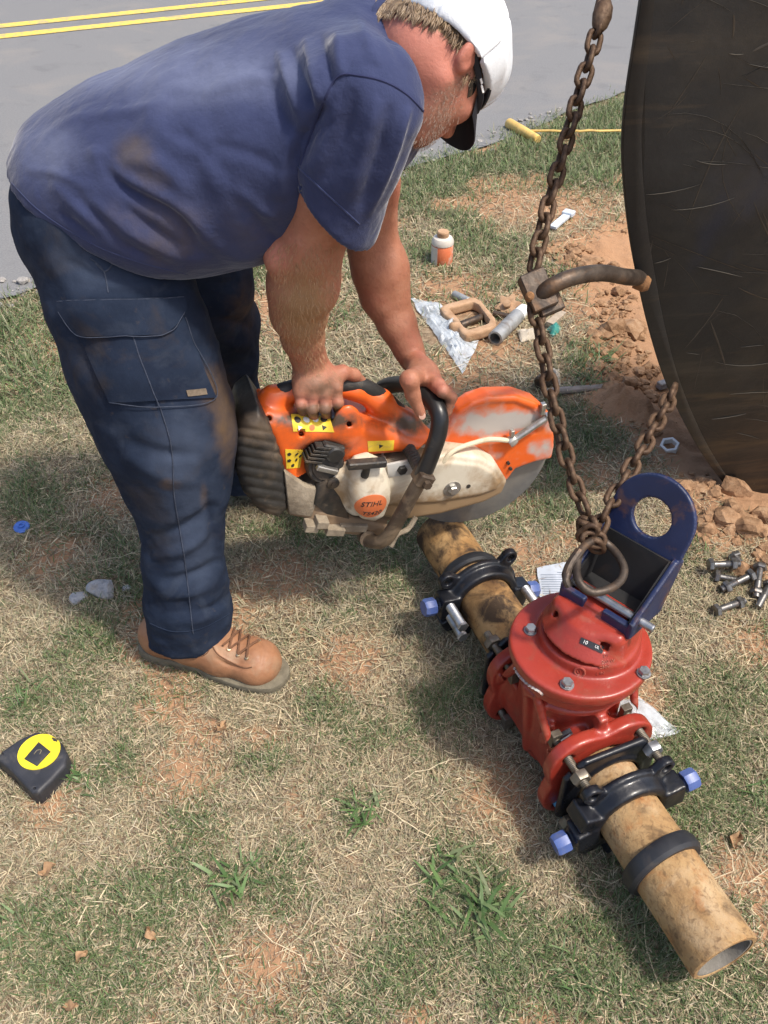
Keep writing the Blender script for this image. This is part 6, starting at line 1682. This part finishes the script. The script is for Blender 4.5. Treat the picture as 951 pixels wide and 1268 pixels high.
b.prism(np.stack((rr_ * np.cos(aa), rr_ * np.sin(aa)), 1), gp(629, 379, .022), frame(unit((-.3, -.5, .8))), -.008, .008, .003); b.lathe([(.016, .0), (.014, .022), (.006, .024)], gp(629, 379, .022), frame(unit((-.3, -.5, .8))), 14); obj('knob', b, m_tan, sf)
b = MB(); b.tube([gp(611, 388, .012), gp(638, 394, .012)], .011, 10); obj('spindle', b, m_iron, sf)
m_rag = mat('dirty_rag', [(.42, .36, .28), (.56, .50, .41)], 30, rough=.95, bump=(120, .4, .003))
tag(obj('rag', film(((640, 410), (663, 408), (666, 422), (645, 426)), .01, 12, 8, 21, .002, .014), m_rag, deg=30), 'pale dirty scrap of rag lying left of the chain', 'rag')
m_teal = mat('teal_wrapper', [(.03, .20, .17), (.06, .30, .25)], 40, rough=.4)
tag(obj('wrapper', film(((676, 410), (688, 401), (694, 409), (684, 419)), .012, 10, 8, 25, .002, .016), m_teal, deg=25), 'small teal plastic wrapper right of the chain', 'wrapper')
m_wood = mat('pale_splintered_wood', [(.34, .27, .20), (.46, .38, .29)], 50, rough=.9, bump=(120, .4, .002), stretch=(1, 1, 1))
b = MB(); b.box((gp(680, 402, .012) + gp(697, 388, .012)) / 2, (.05, .014, .009), np.array(Matrix.Rotation(.95, 3, 'Z')), .1); tag(obj('wood_scrap', b, m_wood), 'splinter of pale wood just below the hook plate', 'wood scrap')
hm = thing('sledge_hammer', 'hammer with long grey handle lying behind the saw blade', 'hammer', gp(690, 482))
b = MB(); a, c = gp(667, 476, .022), gp(682, 468, .022); b.tube([a, lerp(a, c, .1), lerp(a, c, .9), c], [.020, .026, .026, .020], 8); obj('hammer_head', b, m_iron, hm)
b = MB(); a, c = gp(676, 485, .020), gp(770, 478, .014); b.tube([a, lerp(a, c, .3), lerp(a, c, .9), c], [.012, .014, .012, .010], 10, flat=.8); obj('hammer_handle', b, mat('grey_weathered_handle', [(.22, .19, .165), (.32, .28, .25)], 30, rough=.85, stretch=(1, 4, 4), bump=(80, .3, .002)), hm)
tag(obj('rag', film(((676, 462), (690, 458), (694, 480), (684, 476)), .012, 8, 8, 33, .002, .014), m_rag, deg=30), 'pale crumpled scrap of rag on the hammer head', 'rag')
b = MB(); c_ = gp(829, 552, .012); b.lathe([(.020, -.010), (.028, -.010), (.028, .008), (.020, .008)], c_, frame(unit((-.2, -.2, 1))), 6, close=True); tag(obj('white_nut', b, mat('white_plastic', [(.62, .61, .58), (.72, .71, .68)], 30, rough=.5)), 'white hexagonal plastic nut at the trench edge', 'nut')
b = MB(); b.box(gp(824, 475, .02), (.030, .012, .012), np.array(Matrix.Rotation(.5, 3, 'Z')), .2); tag(obj('concrete_chip', b, m_conc), 'pale oblong chip at the bucket edge by the chain end', 'concrete chip')
m_cyp = mat('pale_blue_plastic', [(.46, .52, .60), (.60, .66, .72)], 30, rough=.35)
b = MB(); a, c = gp(684, 283, .015), gp(704, 264, .02); b.box((a + c) / 2, (float(np.linalg.norm(c - a)) / 2, .016, .006), frame(UP, c - a), .2); b.box(c, (.02, .024, .010), frame(UP, c - a), .3); tag(obj('plastic_strip', b, m_cyp), 'pale blue plastic strip on the dirt behind the chain', 'plastic strip')
# paint can
m_opaint = mat('orange_paint_label', [(.60, .13, .05), (.70, .20, .09)], 14, rough=.5, dirt=((.60, .50, .42), 20, .56, .8))
m_pwhite = mat('dusty_white_can', [(.50, .46, .41), (.62, .58, .52)], 20, rough=.55)
cn_ = thing('paint_can', 'orange and white paint can standing on the dry grass', 'paint can', gp(547, 326))
p = gp(547, 325); R = frame(UP, (1, -.2, 0))
b = MB(); b.lathe([(.040, 0), (.042, .004), (.042, .075), (.040, .078)], p, R, 32); obj('can_body', b, m_opaint, cn_)
b = MB(); b.lathe([(.0405, .0785), (.043, .080), (.043, .092), (.036, .104), (.024, .108)], p, R, 32); obj('shoulder', b, m_pwhite, cn_)
b = MB(); b.lathe([(.022, .108), (.023, .110), (.023, .126), (.020, .130)], p, R, 24); obj('can_lid', b, m_tan, cn_)
b = MB(); aa = np.linspace(2.2, 4.4, 14); V = [p + R @ np.array((.0428 * math.cos(a), .0428 * math.sin(a), z)) for z in (.004, .04, .075) for a in aa]; W = [p + R @ np.array((.0422 * math.cos(a), .0422 * math.sin(a), z)) for z in (.004, .04, .075) for a in aa]
obj('can_label', sheet_from(V, W, 13, 2), m_pwhite, cn_)
# yellow handled stake and string at the kerb of the road
m_ywood = mat('yellow_painted_wood', [(.62, .40, .10), (.70, .48, .16)], 20, rough=.6, dirt=((.35, .22, .09), 14, .6, .6))
sk_ = thing('yellow_stake', 'yellow wooden handle lying at the road edge', 'wooden handle', gp(646, 163))
a, c = gp(629, 152, .03), gp(666, 173, .03)
b = MB(); b.tube([a, lerp(a, c, .04), lerp(a, c, .5), lerp(a, c, .97), c], [.018, .026, .025, .022, .018], 14); obj('handle', b, m_ywood, sk_)
b = MB(); pts = [gp(657, 162, .05)] + [gp(x, 162 + .6 * math.sin(x * .3), .055) for x in range(670, 830, 12)]; b.tube(pts, .006, 6); tag(obj('marker_string', b, m_ywood), 'yellow string stretched over the grass from the stake', 'string')

# pile of steel tee bolts
m_dull = mat('dull_bolt_steel', [(.13, .125, .12), (.26, .255, .25)], 40, rough=(.3, .5), metal=.8, bump=(200, .2, .001), dirt=((.13, .08, .05), 40, .58, .7))
def loose_bolt(label, hx, ex, up0, up1, nut=True):
    a, c = gp(*hx, up0), gp(*ex, up1); d_ = unit(c - a); Lb = float(np.linalg.norm(c - a)); R = frame(d_)
    root = thing('steel_bolt', label, 'bolt', (a + c) / 2, 'loose bolts in a pile')
    b = MB(); n_ = int(Lb / .0017); b.lathe([(.0082 + (.0006 if i % 2 and i > n_ * .45 else 0), Lb * i / n_) for i in range(n_ + 1)], a, R, 12); obj('shank', b, m_dull, root)
    b = MB(); hexhead(b, a - d_ * .010, d_, .0165, .012); obj('head', b, m_dull, root)
    if nut: b = MB(); hexhead(b, c - d_ * .022, d_, .0160, .013); obj('nut', b, m_dull, root)
loose_bolt('steel bolt on top at the back of the pile by the trench', (882, 699), (916, 698), .034, .036)
loose_bolt('steel bolt lying lowest at the left in the pile', (890, 714), (912, 718), .012, .012, False)
loose_bolt('steel bolt slanting across the middle of the pile', (928, 713), (893, 730), .032, .015)
loose_bolt('steel bolt standing out upright at the right of the pile', (941, 704), (936, 740), .03, .016)
loose_bolt('steel bolt nearest the viewer in the pile', (889, 755), (922, 744), .015, .015)
loose_bolt('steel bolt at the picture edge right of the pile', (952, 726), (938, 752), .02, .012, False)
loose_bolt('steel bolt hidden at the back behind the top bolt of the pile', (911, 690), (924, 706), .02, .014, False)

# broad bladed weeds
weed_m = blade_mat('broad_grass_blade', .25, .45)
WG = np.array([(.10, .18, .06), (.13, .215, .075), (.085, .15, .055), (.16, .23, .10), (.20, .24, .12)])
def weed(px_, py_, n, L, w, label, seed):
    p = gp(px_, py_); r_ = np.random.default_rng(seed); B = Blades()
    base = np.column_stack((p[0] + r_.normal(0, .26 * L, n), p[1] + r_.normal(0, .26 * L, n), np.full(n, p[2] + .006)))
    global rng
    B.add(base, r_.uniform(0, 6.28, n), L * r_.uniform(.3, .85, n), w * r_.uniform(.7, 1.2, n), r_.uniform(.5, 1.35, n), r_.uniform(-.1, .9, n), WG[r_.integers(0, 5, n)] * r_.uniform(.8, 1.1, (n, 1)), r_.uniform(-.4, .4, n))
    V = np.concatenate(B.v); F = np.concatenate(B.f); root = thing('broad_grass_clump', label, 'plant', p, 'broad bladed grass clumps')
    me = make_mesh('leaf_blades', V, F); a = me.color_attributes.new('tint', 'FLOAT_COLOR', 'POINT'); C = np.concatenate(B.c); a.data.foreach_set('color', np.concatenate((C, np.ones((len(C), 1))), 1).astype(np.float32).ravel()); me.materials.append(weed_m)
    o = bpy.data.objects.new('leaf_blades', me); COL.objects.link(o); o.parent = root; o.matrix_parent_inverse = world_of(root).inverted()
for k, (x, y, n, L, w, lab) in enumerate(((605, 1130, 34, .105, .0085, 'largest broad bladed grass clump, left of the open pipe end'), (556, 1085, 22, .085, .0075, 'broad grass clump just behind the largest one'), (452, 1010, 26, .085, .005, 'broad grass clump in the middle of the foreground'), (288, 1092, 26, .070, .0065, 'broad grass clump in the lower left foreground'), (308, 1070, 10, .05, .004, 'small broad grass clump right behind the lower left one'),
                                           (35, 862, 20, .07, .004, 'broad grass clump behind the tape measure'), (100, 968, 16, .06, .0045, 'broad grass clump right of the tape measure'), (20, 1150, 16, .06, .004, 'broad grass clump at the lower left picture edge'), (742, 446, 34, .11, .005, 'tall grass tuft at the trench lip right of the chain'), (735, 478, 22, .08, .004, 'grass tuft just above the hammer handle'), (715, 1215, 22, .06, .0035, 'grass clump at the bottom left of the open pipe end'), (945, 985, 14, .06, .004, 'grass clump at the right picture edge'))): weed(x, y, n, L, w, lab, 40 + k)
# dead leaves
m_leaf = mat('dead_leaf', [(.26, .15, .075), (.38, .24, .13)], 90, rough=.8)
for k, (x, y, s_, lab) in enumerate(((59, 1077, .016, 'dead orange leaf below the tape measure'), (186, 1158, .013, 'dead leaf between the lower left grass clumps'), (101, 1184, .012, 'small dead leaf low at the left'), (87, 1247, .014, 'dead leaf nearest the bottom left corner'), (911, 1040, .016, 'dead brown leaf right of the near gasket'), (275, 900, .013, 'dead leaf below the tan boot'))):
    p = gp(x, y, .014); r_ = random.Random(k); d0 = np.array((r_.uniform(-1, 1), r_.uniform(-1, 1), .1)); R = frame(unit((r_.uniform(-.3, .3), r_.uniform(-.3, .3), 1)), d0); V = []; W = []
    for j in range(5):
        for i in range(9):
            u = i / 8 * 2 - 1; t = j / 4 * 2 - 1; q = np.array((u * s_, t * s_ * .55 * (1 - u * u) ** .6, s_ * (.35 * t * t + .25 * math.sin(u * 2.2 + k)))); q = q + np.array((.15 * s_ * math.sin(5 * t + k), .22 * s_ * math.sin(4 * u + k), .25 * s_ * math.sin(6 * u * t + k))); V.append(p + R @ (q + np.array((0, 0, .0006)))); W.append(p + R @ q)
    tag(obj('dead_leaf', sheet_from(V, W, 8, 4), m_leaf, deg=60), lab, 'leaf')
